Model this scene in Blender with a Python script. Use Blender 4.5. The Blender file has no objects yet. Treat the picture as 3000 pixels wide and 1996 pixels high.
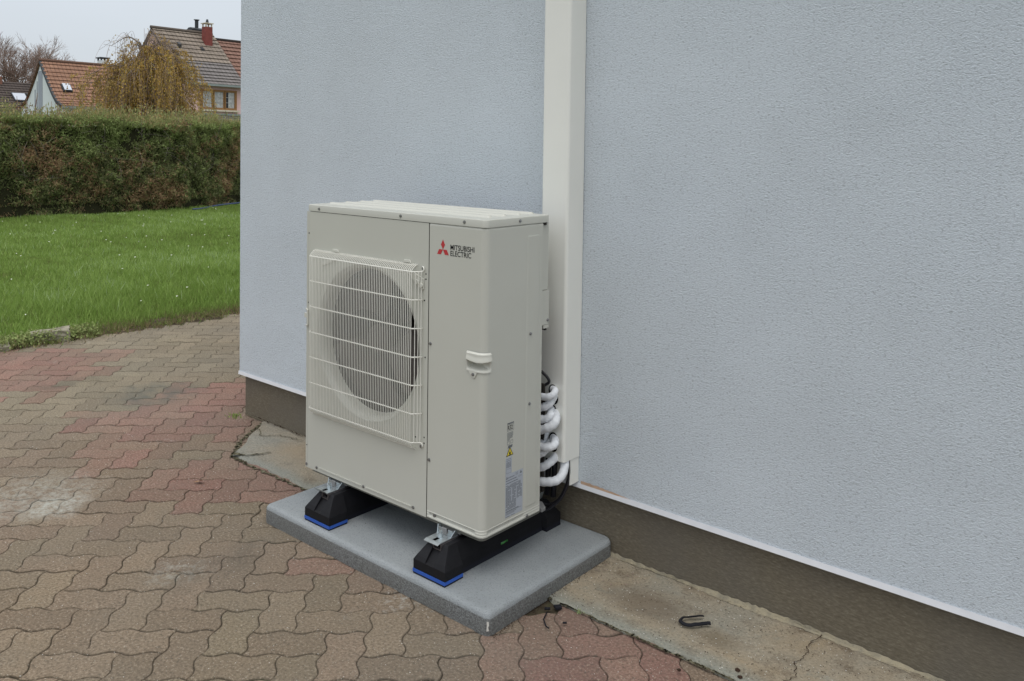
import bpy, bmesh, math, random
import numpy as np
from mathutils import Vector, Matrix
random.seed(7); rng = np.random.default_rng(7)
SC = bpy.context.scene
COL = SC.collection
R = math.radians
PI = math.pi

# ------------------------------------------------------------------ camera
cam = bpy.data.cameras.new('camera')
camo = bpy.data.objects.new('camera', cam); COL.objects.link(camo)
YAW, PITCH, ROLL = 0.7054, -0.0294, 0.0133
fwd = Vector((-math.sin(YAW)*math.cos(PITCH), math.cos(YAW)*math.cos(PITCH), math.sin(PITCH)))
right = Vector((math.cos(YAW), math.sin(YAW), 0)); up = right.cross(fwd)
r2 = right*math.cos(ROLL) + up*math.sin(ROLL); u2 = up*math.cos(ROLL) - right*math.sin(ROLL)
M = Matrix((r2, u2, -fwd)).transposed().to_4x4()
M.translation = Vector((2.7721, -2.0146, 1.4955))
camo.matrix_world = M
cam.sensor_fit = 'HORIZONTAL'; cam.sensor_width = 36
cam.lens = 2482.42/3000*36
cam.shift_y = -(998-500.26)/3000
cam.clip_start = 0.05; cam.clip_end = 2000
SC.camera = camo

# ------------------------------------------------------------------ sky, sun, exposure
SUN_EL, SUN_DIR = R(74), Vector((1.0, -0.8, 0)).normalized()
w = bpy.data.worlds.new('World'); SC.world = w; w.use_nodes = True
nt = w.node_tree; nt.nodes.clear()
N = nt.nodes.new; L = nt.links.new
out = N('ShaderNodeOutputWorld')
sky = N('ShaderNodeTexSky'); sky.sky_type = 'NISHITA'; sky.sun_disc = False
sky.sun_elevation = SUN_EL; sky.sun_rotation = math.atan2(SUN_DIR.x, SUN_DIR.y)
sky.air_density = 1.2; sky.dust_density = 3.0
hsv = N('ShaderNodeHueSaturation'); hsv.inputs['Saturation'].default_value = 0.45
bg1 = N('ShaderNodeBackground'); bg1.inputs['Strength'].default_value = 0.05
L(sky.outputs[0], hsv.inputs['Color']); L(hsv.outputs[0], bg1.inputs['Color'])
tc = N('ShaderNodeTexCoord'); sep = N('ShaderNodeSeparateXYZ'); L(tc.outputs['Generated'], sep.inputs[0])
rmp = N('ShaderNodeValToRGB'); L(sep.outputs['Z'], rmp.inputs['Fac'])
cr = rmp.color_ramp
cr.elements[0].position = 0.0; cr.elements[0].color = (0.50, 0.545, 0.60, 1)
cr.elements[1].position = 1.0; cr.elements[1].color = (1.42, 1.44, 1.46, 1)
e = cr.elements.new(0.30); e.color = (0.60, 0.65, 0.71, 1)
noi = N('ShaderNodeTexNoise'); noi.inputs['Scale'].default_value = 1.6; noi.inputs['Detail'].default_value = 5
mp = N('ShaderNodeMapping'); mp.inputs['Scale'].default_value = (1, 1, 4.5); L(tc.outputs['Generated'], mp.inputs[0]); L(mp.outputs[0], noi.inputs['Vector'])
mr = N('ShaderNodeMapRange'); mr.inputs['To Min'].default_value = 0.90; mr.inputs['To Max'].default_value = 1.10; L(noi.outputs['Fac'], mr.inputs[0])
vm = N('ShaderNodeVectorMath'); vm.operation = 'SCALE'; L(rmp.outputs[0], vm.inputs[0]); L(mr.outputs[0], vm.inputs['Scale'])
bg2 = N('ShaderNodeBackground'); bg2.inputs['Strength'].default_value = 0.92; L(vm.outputs[0], bg2.inputs['Color'])
ad = N('ShaderNodeAddShader'); L(bg1.outputs[0], ad.inputs[0]); L(bg2.outputs[0], ad.inputs[1]); L(ad.outputs[0], out.inputs[0])
sd = bpy.data.lights.new('sun', 'SUN'); sd.energy = 0.9; sd.angle = R(50); sd.color = (1.0, 0.96, 0.90)
so = bpy.data.objects.new('sun', sd); COL.objects.link(so)
sv = Vector((SUN_DIR.x*math.cos(SUN_EL), SUN_DIR.y*math.cos(SUN_EL), math.sin(SUN_EL)))
so.rotation_euler = sv.to_track_quat('Z', 'Y').to_euler(); so.location = (0, 0, 10)
SC.view_settings.view_transform = 'Standard'; SC.view_settings.look = 'None'
SC.view_settings.gamma = 1; SC.view_settings.exposure = 0.0; SC.view_settings.use_curve_mapping = False

# ------------------------------------------------------------------ material helpers
class G:
    """small node-graph helper"""
    def __init__(s, name, rough=0.7, spec=0.3, metal=0.0):
        s.m = bpy.data.materials.new(name); s.m.use_nodes = True
        s.t = s.m.node_tree; s.b = s.t.nodes['Principled BSDF']
        s.b.inputs['Roughness'].default_value = rough
        s.b.inputs['Specular IOR Level'].default_value = spec
        s.b.inputs['Metallic'].default_value = metal
        s.tc = s.n('ShaderNodeTexCoord')
        s.co = s.tc.outputs['Object']
    def n(s, t, **k):
        x = s.t.nodes.new(t)
        for a, v in k.items(): setattr(x, a, v)
        return x
    def l(s, a, b): s.t.links.new(a, b)
    def set(s, inp, v):
        if hasattr(v, 'is_linked') or isinstance(v, bpy.types.NodeSocket): s.l(v, inp)
        else: inp.default_value = v
    def mapping(s, scale, rot=(0, 0, 0), co=None):
        m = s.n('ShaderNodeMapping'); m.inputs['Scale'].default_value = scale; m.inputs['Rotation'].default_value = rot
        s.l(co or s.co, m.inputs[0]); return m.outputs[0]
    def noise(s, scale, detail=4, rough=0.55, co=None, dist=0.0):
        x = s.n('ShaderNodeTexNoise'); x.inputs['Scale'].default_value = scale
        x.inputs['Detail'].default_value = detail; x.inputs['Roughness'].default_value = rough
        x.inputs['Distortion'].default_value = dist
        s.l(co or s.co, x.inputs['Vector']); return x.outputs['Fac']
    def voro(s, scale, feature='F1', co=None, rnd=1.0, out='Distance'):
        x = s.n('ShaderNodeTexVoronoi', feature=feature); x.inputs['Scale'].default_value = scale
        x.inputs['Randomness'].default_value = rnd
        s.l(co or s.co, x.inputs['Vector']); return x.outputs[out]
    def ramp(s, fac, stops, interp='LINEAR'):
        x = s.n('ShaderNodeValToRGB'); x.color_ramp.interpolation = interp
        els = x.color_ramp.elements
        while len(els) < len(stops): els.new(0.5)
        for e, (p, c) in zip(els, stops):
            e.position = p; e.color = (*c, 1) if isinstance(c, (tuple, list)) else (c, c, c, 1)
        s.l(fac, x.inputs[0]); return x.outputs[0]
    def rng(s, fac, a, b, c, d):
        x = s.n('ShaderNodeMapRange'); x.inputs[1].default_value = a; x.inputs[2].default_value = b
        x.inputs[3].default_value = c; x.inputs[4].default_value = d
        s.l(fac, x.inputs[0]); return x.outputs[0]
    def mix(s, fac, a, b, mode='MIX'):
        x = s.n('ShaderNodeMix', data_type='RGBA', blend_type=mode)
        s.set(x.inputs[0], fac)
        for i, v in ((6, a), (7, b)):
            if isinstance(v, tuple): x.inputs[i].default_value = (*v, 1) if len(v) == 3 else v
            else: s.l(v, x.inputs[i])
        return x.outputs[2]
    def math(s, op, a, b=0.0):
        x = s.n('ShaderNodeMath', operation=op); s.set(x.inputs[0], a); s.set(x.inputs[1], b); return x.outputs[0]
    def attr(s, name, out='Color'):
        x = s.n('ShaderNodeAttribute', attribute_name=name); return x.outputs[out]
    def color(s, c):
        if isinstance(c, tuple): s.b.inputs['Base Color'].default_value = (*c, 1)
        else: s.l(c, s.b.inputs['Base Color'])
        return s
    def rough(s, v): s.set(s.b.inputs['Roughness'], v); return s
    def bump(s, h, dist=0.002, strength=1.0):
        x = s.n('ShaderNodeBump'); x.inputs['Distance'].default_value = dist; x.inputs['Strength'].default_value = strength
        s.l(h, x.inputs['Height']); s.l(x.outputs[0], s.b.inputs['Normal']); return s

MAT = {}
def plain(name, c, rough=0.6, spec=0.3, metal=0.0, var=0.06, scale=9, bump=0, bscale=200):
    g = G(name, rough, spec, metal)
    n = g.noise(scale, 4)
    lo = tuple(max(0, x*(1-var)) for x in c); hi = tuple(x*(1+var) for x in c)
    g.color(g.ramp(n, [(0.3, lo), (0.7, hi)]))
    if bump: g.bump(g.noise(bscale, 2), bump, 0.6)
    MAT[name] = g.m; return g.m

# house render: fine scratched mineral plaster
g = G('wall_render', 0.9, 0.15)
co1 = g.mapping((1, 1, 1.35))
n1 = g.noise(118, 5, 0.72, co1, 0.5); n2 = g.noise(300, 3, 0.6, co1); n3 = g.noise(2.1, 4)
n4 = g.noise(0.7, 3)
v1 = g.voro(240, co=co1)
h = g.math('ADD', g.math('MULTIPLY', n1, 1.0), g.math('MULTIPLY', n2, 0.45))
h = g.math('ADD', h, g.math('MULTIPLY', v1, 0.35))
h = g.math('MULTIPLY', h, g.rng(g.noise(2.6, 4, 0.6), 0.35, 0.68, 0.88, 1.18))
pit = g.rng(n1, 0.33, 0.48, 0.68, 1.0)
base = g.ramp(n3, [(0.3, (0.648, 0.706, 0.758)), (0.7, (0.678, 0.736, 0.788))])
base = g.mix(g.rng(n4, 0.35, 0.65, 0, 0.9), base, (0.635, 0.685, 0.725))
dk = g.n('ShaderNodeMix', data_type='RGBA', blend_type='MULTIPLY'); dk.inputs[0].default_value = 1
g.l(base, dk.inputs[6]); cmb = g.n('ShaderNodeCombineColor'); [g.l(pit, cmb.inputs[i]) for i in range(3)]; g.l(cmb.outputs[0], dk.inputs[7])
g.color(dk.outputs[2]).bump(h, 0.0047, 1.0); MAT['render'] = g.m
# plinth
g = G('plinth_coat', 0.62, 0.3)
co1 = g.mapping((7, 1, 20), (0, R(14), 0))
n1 = g.noise(9, 6, 0.65, co1); n2 = g.noise(3.2, 4); n3 = g.noise(160, 3)
c = g.ramp(n1, [(0.32, (0.118, 0.099, 0.070)), (0.55, (0.162, 0.139, 0.101)), (0.75, (0.245, 0.215, 0.160))])
c = g.mix(g.rng(n2, 0.4, 0.7, 0, 0.55), c, (0.135, 0.122, 0.104))
g.color(c).bump(g.math('ADD', n1, g.math('MULTIPLY', n3, 0.3)), 0.002, 0.8); MAT['plinth'] = g.m
plain('trim_white', (0.78, 0.79, 0.82), 0.45, 0.4, var=0.04, scale=20)
# painted steel of the unit
g = G('ivory_paint', 0.34, 0.5)
g.color(g.ramp(g.noise(3, 3), [(0.3, (0.525, 0.523, 0.464)), (0.7, (0.543, 0.541, 0.482))])).bump(g.noise(700, 2), 0.0002, 0.5)
MAT['ivory'] = g.m
plain('ivory_plastic', (0.60, 0.595, 0.53), 0.38, 0.4, var=0.02)
plain('wire_coat', (0.80, 0.79, 0.72), 0.35, 0.45, var=0.02)
plain('duct_plastic', (0.80, 0.795, 0.74), 0.40, 0.4, var=0.02, scale=4)
plain('dark_inside', (0.045, 0.040, 0.036), 0.8, 0.1)
plain('fan_grey', (0.075, 0.064, 0.056), 0.5, 0.3, var=0.1)
plain('screw_steel', (0.33, 0.33, 0.33), 0.35, 0.5, 0.85, var=0.2, scale=300)
plain('zinc', (0.50, 0.55, 0.57), 0.33, 0.5, 0.75, var=0.15, scale=60)
plain('base_pan_grey', (0.16, 0.16, 0.14), 0.5, 0.3)
plain('foot_steel', (0.27, 0.27, 0.27), 0.5, 0.3, 0.3)
plain('rail_dark', (0.17, 0.155, 0.16), 0.4, 0.4, 0.7)
plain('hole_black', (0.006, 0.006, 0.006), 0.9, 0.0)
plain('logo_red', (0.48, 0.045, 0.05), 0.4)
plain('ink', (0.012, 0.012, 0.014), 0.5)
plain('ink_soft', (0.16, 0.17, 0.18), 0.6)
plain('label_grey', (0.42, 0.45, 0.50), 0.4, 0.4, var=0.05)
plain('warn_yellow', (0.68, 0.55, 0.05), 0.4)
plain('rubber', (0.008, 0.008, 0.010), 0.62, 0.25, var=0.25, scale=30, bump=0.0006, bscale=400)
plain('pad_blue', (0.030, 0.10, 0.42), 0.45, 0.3, var=0.1)
plain('pad_black', (0.010, 0.011, 0.018), 0.7)
plain('vial_green', (0.05, 0.22, 0.05), 0.25, 0.5)
g = G('pipe_lagging', 0.75, 0.2)
g.color(g.ramp(g.noise(40, 4), [(0.3, (0.66, 0.68, 0.71)), (0.62, (0.82, 0.84, 0.86))]))
g.bump(g.math('ADD', g.noise(45, 3), g.math('MULTIPLY', g.noise(14, 2), 2.0)), 0.0022, 0.8); MAT['lagging'] = g.m
plain('cable_black', (0.014, 0.013, 0.017), 0.4, 0.4)
plain('old_tube', (0.16, 0.155, 0.14), 0.6)
# grey textured slab paint
g = G('slab_paint', 0.62, 0.3)
n1 = g.noise(230, 3, 0.65); n2 = g.noise(5, 4); v = g.voro(300)
c = g.ramp(n2, [(0.3, (0.275, 0.297, 0.306)), (0.7, (0.33, 0.353, 0.362))])
c = g.mix(g.rng(n1, 0.34, 0.46, 0.6, 0.0), c, (0.14, 0.145, 0.145))
c = g.mix(g.rng(g.voro(33, out='Distance'), 0.02, 0.05, 0.55, 0), c, (0.06, 0.06, 0.06))
g.color(c).bump(g.math('ADD', n1, g.math('MULTIPLY', v, 0.5)), 0.0030, 1.0); MAT['slab'] = g.m
g = G('slab_coarse_shaded', 0.8, 0.2)  # slab sides: coarser grain, with their shade put into a darker colour
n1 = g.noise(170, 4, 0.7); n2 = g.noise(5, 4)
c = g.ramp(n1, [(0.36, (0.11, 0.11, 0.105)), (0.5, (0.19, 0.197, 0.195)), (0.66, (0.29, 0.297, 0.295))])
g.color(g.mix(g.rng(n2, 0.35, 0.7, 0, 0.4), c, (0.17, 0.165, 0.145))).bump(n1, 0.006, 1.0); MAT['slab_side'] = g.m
# pavers
g = G('pavers', 0.93, 0.15)
tint = g.attr('tint')
co = g.co
sp1 = g.noise(115, 4, 0.75); sp2 = g.voro(80); blot = g.noise(7, 5, 0.6); big = g.noise(1.3, 4, 0.55)
c = g.mix(g.rng(sp1, 0.36, 0.50, 0.85, 0), tint, (0.10, 0.08, 0.058))
c = g.mix(g.rng(sp1, 0.54, 0.66, 0, 0.70), c, (0.40, 0.335, 0.25))
c = g.mix(g.rng(sp2, 0.06, 0.16, 0.7, 0), c, (0.55, 0.51, 0.43))
c = g.mix(g.rng(blot, 0.42, 0.75, 0, 0.30), c, (0.16, 0.135, 0.10))
c = g.mix(g.rng(big, 0.35, 0.75, 0, 0.25), c, (0.155, 0.16, 0.15))
whi = g.math('MULTIPLY', g.rng(g.noise(1.9, 2), 0.66, 0.75, 0, 1), g.rng(g.noise(40, 4, 0.7), 0.50, 0.66, 0, 0.8))
c = g.mix(whi, c, (0.42, 0.41, 0.37))
c = g.mix(g.math('MULTIPLY', g.rng(g.noise(0.9, 2), 0.64, 0.74, 0, 1), g.rng(blot, 0.35, 0.55, 0, 0.75)), c, (0.075, 0.070, 0.060))
def spot(px_, py_, r_, soft):
    d = g.n('ShaderNodeVectorMath', operation='DISTANCE'); g.l(g.co, d.inputs[0]); d.inputs[1].default_value = (px_, py_, 0)
    dd = g.math('ADD', d.outputs['Value'], g.rng(blot, 0, 1, -soft, soft)); return g.rng(dd, r_*0.5, r_*1.2, 1, 0)
c = g.mix(g.math('MULTIPLY', spot(-1.02, -0.62, 0.26, 0.16), g.rng(g.noise(26, 5, 0.75), 0.42, 0.62, 0.05, 0.55)), c, (0.40, 0.40, 0.35))
c = g.mix(g.math('MULTIPLY', spot(-0.84, -0.62, 0.12, 0.08), g.rng(g.noise(34, 5, 0.75), 0.42, 0.60, 0.05, 0.7)), c, (0.45, 0.45, 0.40))
c = g.mix(g.math('MULTIPLY', spot(0.02, -0.55, 0.10, 0.08), g.rng(g.noise(30, 5, 0.75), 0.45, 0.62, 0.0, 0.5)), c, (0.40, 0.40, 0.35))
c = g.mix(g.math('MULTIPLY', spot(-2.05, 0.42, 0.26, 0.16), g.rng(g.noise(9, 5, 0.7), 0.36, 0.6, 0.15, 0.75)), c, (0.11, 0.115, 0.10))
g.color(c).bump(g.math('ADD', sp1, g.math('MULTIPLY', sp2, 0.4)), 0.0048, 1.0); MAT['paver'] = g.m
g = G('joint_sand', 0.98, 0.05)
c = g.ramp(g.noise(30, 4), [(0.3, (0.040, 0.033, 0.023)), (0.55, (0.075, 0.062, 0.042)), (0.75, (0.055, 0.065, 0.028))])
g.color(c).bump(g.noise(300, 2), 0.003, 1); MAT['joint'] = g.m
# apron
g = G('apron_concrete', 0.95, 0.1)
n1 = g.noise(3.0, 5, 0.6, dist=0.4); n2 = g.noise(115, 4, 0.78); n3 = g.noise(8, 5, 0.65); sp = g.voro(60)
c = g.ramp(n1, [(0.30, (0.27, 0.26, 0.215)), (0.44, (0.315, 0.282, 0.218)), (0.58, (0.325, 0.272, 0.195)), (0.72, (0.345, 0.27, 0.17))])
c = g.mix(g.rng(n3, 0.52, 0.68, 0, 0.7), c, (0.15, 0.115, 0.08))
c = g.mix(g.rng(n3, 0.28, 0.40, 0.6, 0.0), c, (0.25, 0.262, 0.225))
sepn = g.n('ShaderNodeSeparateXYZ'); g.l(g.co, sepn.inputs[0])
yy = g.math('ADD', sepn.outputs['Y'], g.rng(n3, 0, 1, -0.05, 0.05))
c = g.mix(g.rng(yy, 0.200, 0.255, 0.85, 0.0), c, (0.262, 0.27, 0.232))
xx = g.math('ADD', sepn.outputs['X'], g.rng(n3, 0, 1, -0.3, 0.3))
c = g.mix(g.rng(xx, -0.6, 0.0, 0.45, 0.0), c, (0.25, 0.255, 0.235))
c = g.mix(g.rng(n2, 0.32, 0.46, 0.8, 0), c, (0.12, 0.095, 0.066))
c = g.mix(g.rng(n2, 0.56, 0.68, 0, 0.7), c, (0.47, 0.41, 0.31))
c = g.mix(g.rng(sp, 0.03, 0.09, 0.8, 0), c, (0.50, 0.45, 0.36))
c = g.mix(g.rng(g.voro(48, co=g.mapping((1, 1.3, 1), (0, 0, 0.7))), 0.05, 0.12, 0.75, 0), c, (0.085, 0.055, 0.04))
def spot2(px_, py_, r_, soft):
    d = g.n('ShaderNodeVectorMath', operation='DISTANCE'); g.l(g.mapping((0.6, 1, 1)), d.inputs[0]); d.inputs[1].default_value = (px_*0.6, py_, 0)
    dd = g.math('ADD', d.outputs['Value'], g.rng(n3, 0, 1, -soft, soft)); return g.rng(dd, r_*0.4, r_*1.3, 1, 0)
c = g.mix(g.math('MULTIPLY', spot2(1.36, 0.36, 0.09, 0.07), 0.6), c, (0.13, 0.10, 0.072))
c = g.mix(g.math('MULTIPLY', spot2(1.62, 0.32, 0.05, 0.05), 0.6), c, (0.16, 0.125, 0.08))
c = g.mix(g.math('MULTIPLY', spot2(-0.55, 0.42, 0.12, 0.10), 0.5), c, (0.33, 0.25, 0.16))
g.color(c).bump(g.math('ADD', g.math('MULTIPLY', n2, 0.6), g.math('MULTIPLY', n3, 1.5)), 0.008, 1.0); MAT['apron'] = g.m
g = G('mortar', 0.95, 0.1)
g.color(g.ramp(g.noise(25, 5), [(0.3, (0.22, 0.20, 0.155)), (0.6, (0.35, 0.305, 0.215))])).bump(g.noise(90, 3), 0.004, 1); MAT['mortar'] = g.m
g = G('moss_joint', 0.98, 0.05)
g.color(g.ramp(g.noise(60, 4), [(0.38, (0.040, 0.034, 0.022)), (0.52, (0.12, 0.108, 0.068)), (0.68, (0.22, 0.205, 0.15))])).bump(g.noise(120, 3), 0.006, 1); MAT['moss'] = g.m
# grass etc
def leafmat(name, stops, rough=0.65, trans=0.25):
    g = G(name, rough, 0.2)
    c = g.ramp(g.attr('tint', 'Fac'), stops)
    g.color(c)
    tr = g.n('ShaderNodeBsdfTranslucent'); g.l(c, tr.inputs[0])
    mx = g.n('ShaderNodeMixShader'); mx.inputs[0].default_value = trans
    o = g.t.nodes['Material Output']; g.l(g.b.outputs[0], mx.inputs[1]); g.l(tr.outputs[0], mx.inputs[2]); g.l(mx.outputs[0], o.inputs[0])
    MAT[name] = g.m
leafmat('grass_blade', [(0.0, (0.26, 0.20, 0.11)), (0.12, (0.19, 0.20, 0.07)), (0.32, (0.16, 0.245, 0.05)), (0.55, (0.235, 0.345, 0.075)), (0.8, (0.33, 0.44, 0.13)), (1.0, (0.46, 0.57, 0.34))])
leafmat('hedge_leaf', [(0.0, (0.085, 0.085, 0.045)), (0.25, (0.165, 0.178, 0.080)), (0.5, (0.25, 0.30, 0.105)), (0.62, (0.36, 0.45, 0.16)), (0.70, (0.28, 0.205, 0.12)), (0.86, (0.40, 0.245, 0.135)), (1.0, (0.52, 0.42, 0.26))])
leafmat('birch_leaf', [(0.0, (0.25, 0.185, 0.075)), (0.5, (0.40, 0.27, 0.085)), (0.8, (0.56, 0.36, 0.075)), (1.0, (0.42, 0.36, 0.12))])
leafmat('shrub_leaf', [(0.0, (0.17, 0.18, 0.075)), (0.5, (0.27, 0.29, 0.11)), (0.75, (0.36, 0.33, 0.14)), (1.0, (0.42, 0.29, 0.16))])
leafmat('red_leaf', [(0.0, (0.17, 0.055, 0.040)), (0.5, (0.26, 0.13, 0.07)), (1.0, (0.16, 0.155, 0.06))])
plain('hedge_core', (0.03, 0.03, 0.016), 0.95, 0.05)
plain('bark_grey', (0.20, 0.175, 0.155), 0.9, 0.1, var=0.3)
plain('twig_brown', (0.27, 0.20, 0.165), 0.9, 0.1, var=0.3)
plain('twig_pale', (0.30, 0.26, 0.21), 0.9, 0.1, var=0.3)
plain('daisy_white', (0.72, 0.73, 0.62), 0.7)
g = G('lawn_ground', 0.98, 0.05)
c = g.ramp(g.noise(4, 5, 0.6), [(0.3, (0.09, 0.11, 0.035)), (0.5, (0.14, 0.21, 0.045)), (0.7, (0.18, 0.27, 0.06))])
g.color(g.mix(g.rng(g.noise(70, 3), 0.4, 0.6, 0.5, 0), c, (0.045, 0.05, 0.018))).bump(g.noise(60, 3), 0.02, 1); MAT['lawn'] = g.m
plain('soil', (0.085, 0.065, 0.045), 0.98, 0.05, var=0.5, scale=25, bump=0.01, bscale=60)
plain('far_ground', (0.085, 0.10, 0.045), 0.98, 0.05, var=0.3, scale=0.4)
# houses
def tiles(name, a, b, c3, sy=1.0):
    g = G(name, 0.85, 0.15)
    uvm = g.tc.outputs['UV']
    br = g.n('ShaderNodeTexBrick'); br.offset = 0.0
    g.l(uvm, br.inputs['Vector']); br.inputs['Scale'].default_value = 1.0
    br.inputs['Brick Width'].default_value = 0.24; br.inputs['Row Height'].default_value = 0.34
    br.inputs['Mortar Size'].default_value = 0.022; br.inputs['Mortar Smooth'].default_value = 0.4
    br.inputs['Color1'].default_value = (*a, 1); br.inputs['Color2'].default_value = (*b, 1); br.inputs['Mortar'].default_value = (*c3, 1)
    c = g.mix(g.rng(g.noise(0.8, 4), 0.45, 0.72, 0, 0.5), br.outputs['Color'], tuple(x*0.5 for x in a))
    c = g.mix(g.rng(g.noise(14, 4), 0.35, 0.65, 0.35, 0), c, tuple(x*0.45 for x in b))
    g.color(c); MAT[name] = g.m
tiles('tiles_orange', (0.36, 0.205, 0.135), (0.31, 0.175, 0.118), (0.13, 0.08, 0.06))
tiles('tiles_red', (0.31, 0.185, 0.14), (0.25, 0.145, 0.112), (0.11, 0.06, 0.05))
tiles('tiles_taupe', (0.30, 0.25, 0.20), (0.27, 0.225, 0.185), (0.12, 0.10, 0.085))
tiles('tiles_grey', (0.24, 0.22, 0.21), (0.21, 0.19, 0.18), (0.10, 0.09, 0.085))
tiles('tiles_dark', (0.105, 0.083, 0.073), (0.085, 0.068, 0.060), (0.045, 0.038, 0.035))
plain('house_white', (0.66, 0.71, 0.70), 0.8, 0.2, var=0.03)
plain('house_band', (0.33, 0.36, 0.40), 0.8, 0.2)
plain('house_pink', (0.74, 0.51, 0.48), 0.8, 0.2, var=0.04)
plain('chimney_red', (0.22, 0.065, 0.055), 0.8, 0.2, var=0.15, scale=6)
plain('chimney_brown', (0.20, 0.10, 0.07), 0.85, 0.2, var=0.2, scale=6)
plain('metal_dark', (0.045, 0.05, 0.055), 0.5, 0.3, 0.3)
plain('gutter_grey', (0.28, 0.32, 0.30), 0.5, 0.4, 0.3)
plain('wood_frame', (0.30, 0.16, 0.06), 0.55, 0.3, var=0.15)
plain('sill_cream', (0.60, 0.54, 0.42), 0.7)
plain('curtain', (0.50, 0.50, 0.48), 0.9, var=0.25, scale=10)
g = G('dark_glass', 0.08, 0.5); g.color((0.02, 0.022, 0.025)); MAT['glass'] = g.m
g = G('sky_glass', 0.12, 0.6, 0.85); g.color((0.50, 0.53, 0.57)); MAT['skyglass'] = g.m
plain('hose_blue', (0.04, 0.06, 0.13), 0.5, 0.3)
plain('stone_grey', (0.27, 0.25, 0.19), 0.95, 0.1, var=0.25, scale=18, bump=0.006, bscale=40)
plain('dry_leaf', (0.33, 0.19, 0.075), 0.8)
plain('strap_black', (0.018, 0.018, 0.022), 0.85, 0.1, bump=0.0008, bscale=900)
plain('dirt_dark', (0.045, 0.028, 0.020), 0.95, 0.05)
plain('white_chip', (0.62, 0.60, 0.55), 0.9)
plain('bare_strip', (0.52, 0.36, 0.25), 0.8, var=0.12, scale=30)

# ------------------------------------------------------------------ mesh helpers
def link(name, me, mat, parent=None, smooth=False):
    o = bpy.data.objects.new(name, me); COL.objects.link(o)
    if mat is not None: me.materials.append(MAT[mat] if isinstance(mat, str) else mat)
    if parent: o.parent = parent
    if smooth: me.polygons.foreach_set('use_smooth', [True]*len(me.polygons))
    return o
class MB:
    """collects shapes in WORLD coordinates, links them as one mesh object"""
    def __init__(s): s.v = []; s.f = []; s.uv = None
    def add(s, vs, fs):
        k = len(s.v); s.v += [tuple(p) for p in vs]; s.f += [tuple(i+k for i in f) for f in fs]; return s
    def box(s, x0, x1, y0, y1, z0, z1):
        v = [(x, y, z) for z in (z0, z1) for y in (y0, y1) for x in (x0, x1)]
        return s.add(v, [(0, 2, 3, 1), (4, 5, 7, 6), (0, 1, 5, 4), (2, 6, 7, 3), (0, 4, 6, 2), (1, 3, 7, 5)])
    def prism(s, poly, axis, a, b):
        """poly: 2D points (ccw), extruded along axis from a to b"""
        n = len(poly)
        def P(p, t):
            return {'x': (t, p[0], p[1]), 'y': (p[0], t, p[1]), 'z': (p[0], p[1], t)}[axis]
        v = [P(p, a) for p in poly] + [P(p, b) for p in poly]
        f = [tuple(range(n))[::-1], tuple(range(n, 2*n))] + [(i, (i+1) % n, n+(i+1) % n, n+i) for i in range(n)]
        return s.add(v, f)
    def tube(s, pts, r, seg=8, cap=True):
        pts = [Vector(p) for p in pts]; n = len(pts)
        rad = r if isinstance(r, (list, tuple)) else [r]*n
        vs = []; ref = None
        for i, p in enumerate(pts):
            d = (pts[min(i+1, n-1)] - pts[max(i-1, 0)]).normalized()
            if ref is None:
                ref = d.orthogonal().normalized()
            ref = (ref - d*ref.dot(d)).normalized(); b = d.cross(ref)
            for k in range(seg):
                t = 2*PI*k/seg; vs.append(p + (ref*math.cos(t) + b*math.sin(t))*rad[i])
        fs = [(i*seg+k, i*seg+(k+1) % seg, (i+1)*seg+(k+1) % seg, (i+1)*seg+k) for i in range(n-1) for k in range(seg)]
        if cap: fs += [tuple(range(seg))[::-1], tuple((n-1)*seg+k for k in range(seg))]
        return s.add(vs, fs)
    def cyl(s, c, axis, r, h, seg=16, r1=None):
        a = Vector(axis).normalized(); c = Vector(c)
        return s.tube([c, c+a*h], [r, r if r1 is None else r1], seg)
    def build(s, name, mat, parent=None, smooth=False, bevel=0, seg=2, loc=None):
        me = bpy.data.meshes.new(name)
        off = Vector(loc) if loc else Vector((0, 0, 0))
        if parent is not None: off = Vector(parent['_o']) if '_o' in parent else Vector(parent.location)
        me.from_pydata([tuple(Vector(p)-off) for p in s.v], [], s.f); me.update()
        bm = bmesh.new(); bm.from_mesh(me); bmesh.ops.recalc_face_normals(bm, faces=bm.faces); bm.to_mesh(me); bm.free()
        o = link(name, me, mat, parent, smooth)
        if parent is None: o.location = off
        else: o['_o'] = tuple(off)
        if bevel:
            b = o.modifiers.new('bevel', 'BEVEL'); b.width = bevel; b.segments = seg; b.limit_method = 'ANGLE'; b.angle_limit = R(35)
            b.harden_normals = False
        return o
def tag(o, label=None, cat=None, group=None, kind=None):
    if label: o['label'] = label
    if cat: o['category'] = cat
    if group: o['group'] = group
    if kind: o['kind'] = kind
    return o
def thing(name, loc, label, cat, group=None):
    o = bpy.data.objects.new(name, None); COL.objects.link(o); o.location = loc; o.empty_display_size = 0.1
    o['_o'] = tuple(loc)
    return tag(o, label, cat, group)
def tint(me, vals, color=False):
    """per-face random number or colour"""
    if color:
        a = me.attributes.new('tint', 'FLOAT_COLOR', 'FACE'); a.data.foreach_set('color', np.asarray(vals, np.float32).ravel())
    else:
        a = me.attributes.new('tint', 'FLOAT', 'FACE'); a.data.foreach_set('value', np.asarray(vals, np.float32).ravel())
def fast_mesh(name, V, F):
    """V (n,3); F (m,k) same-size faces"""
    V = np.asarray(V, np.float32); F = np.asarray(F, np.int32); m, k = F.shape
    me = bpy.data.meshes.new(name)
    me.vertices.add(len(V)); me.vertices.foreach_set('co', V.ravel())
    me.loops.add(m*k); me.loops.foreach_set('vertex_index', F.ravel())
    me.polygons.add(m); me.polygons.foreach_set('loop_start', np.arange(0, m*k, k, dtype=np.int32))
    me.update(calc_edges=True); me.validate(); return me
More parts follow.
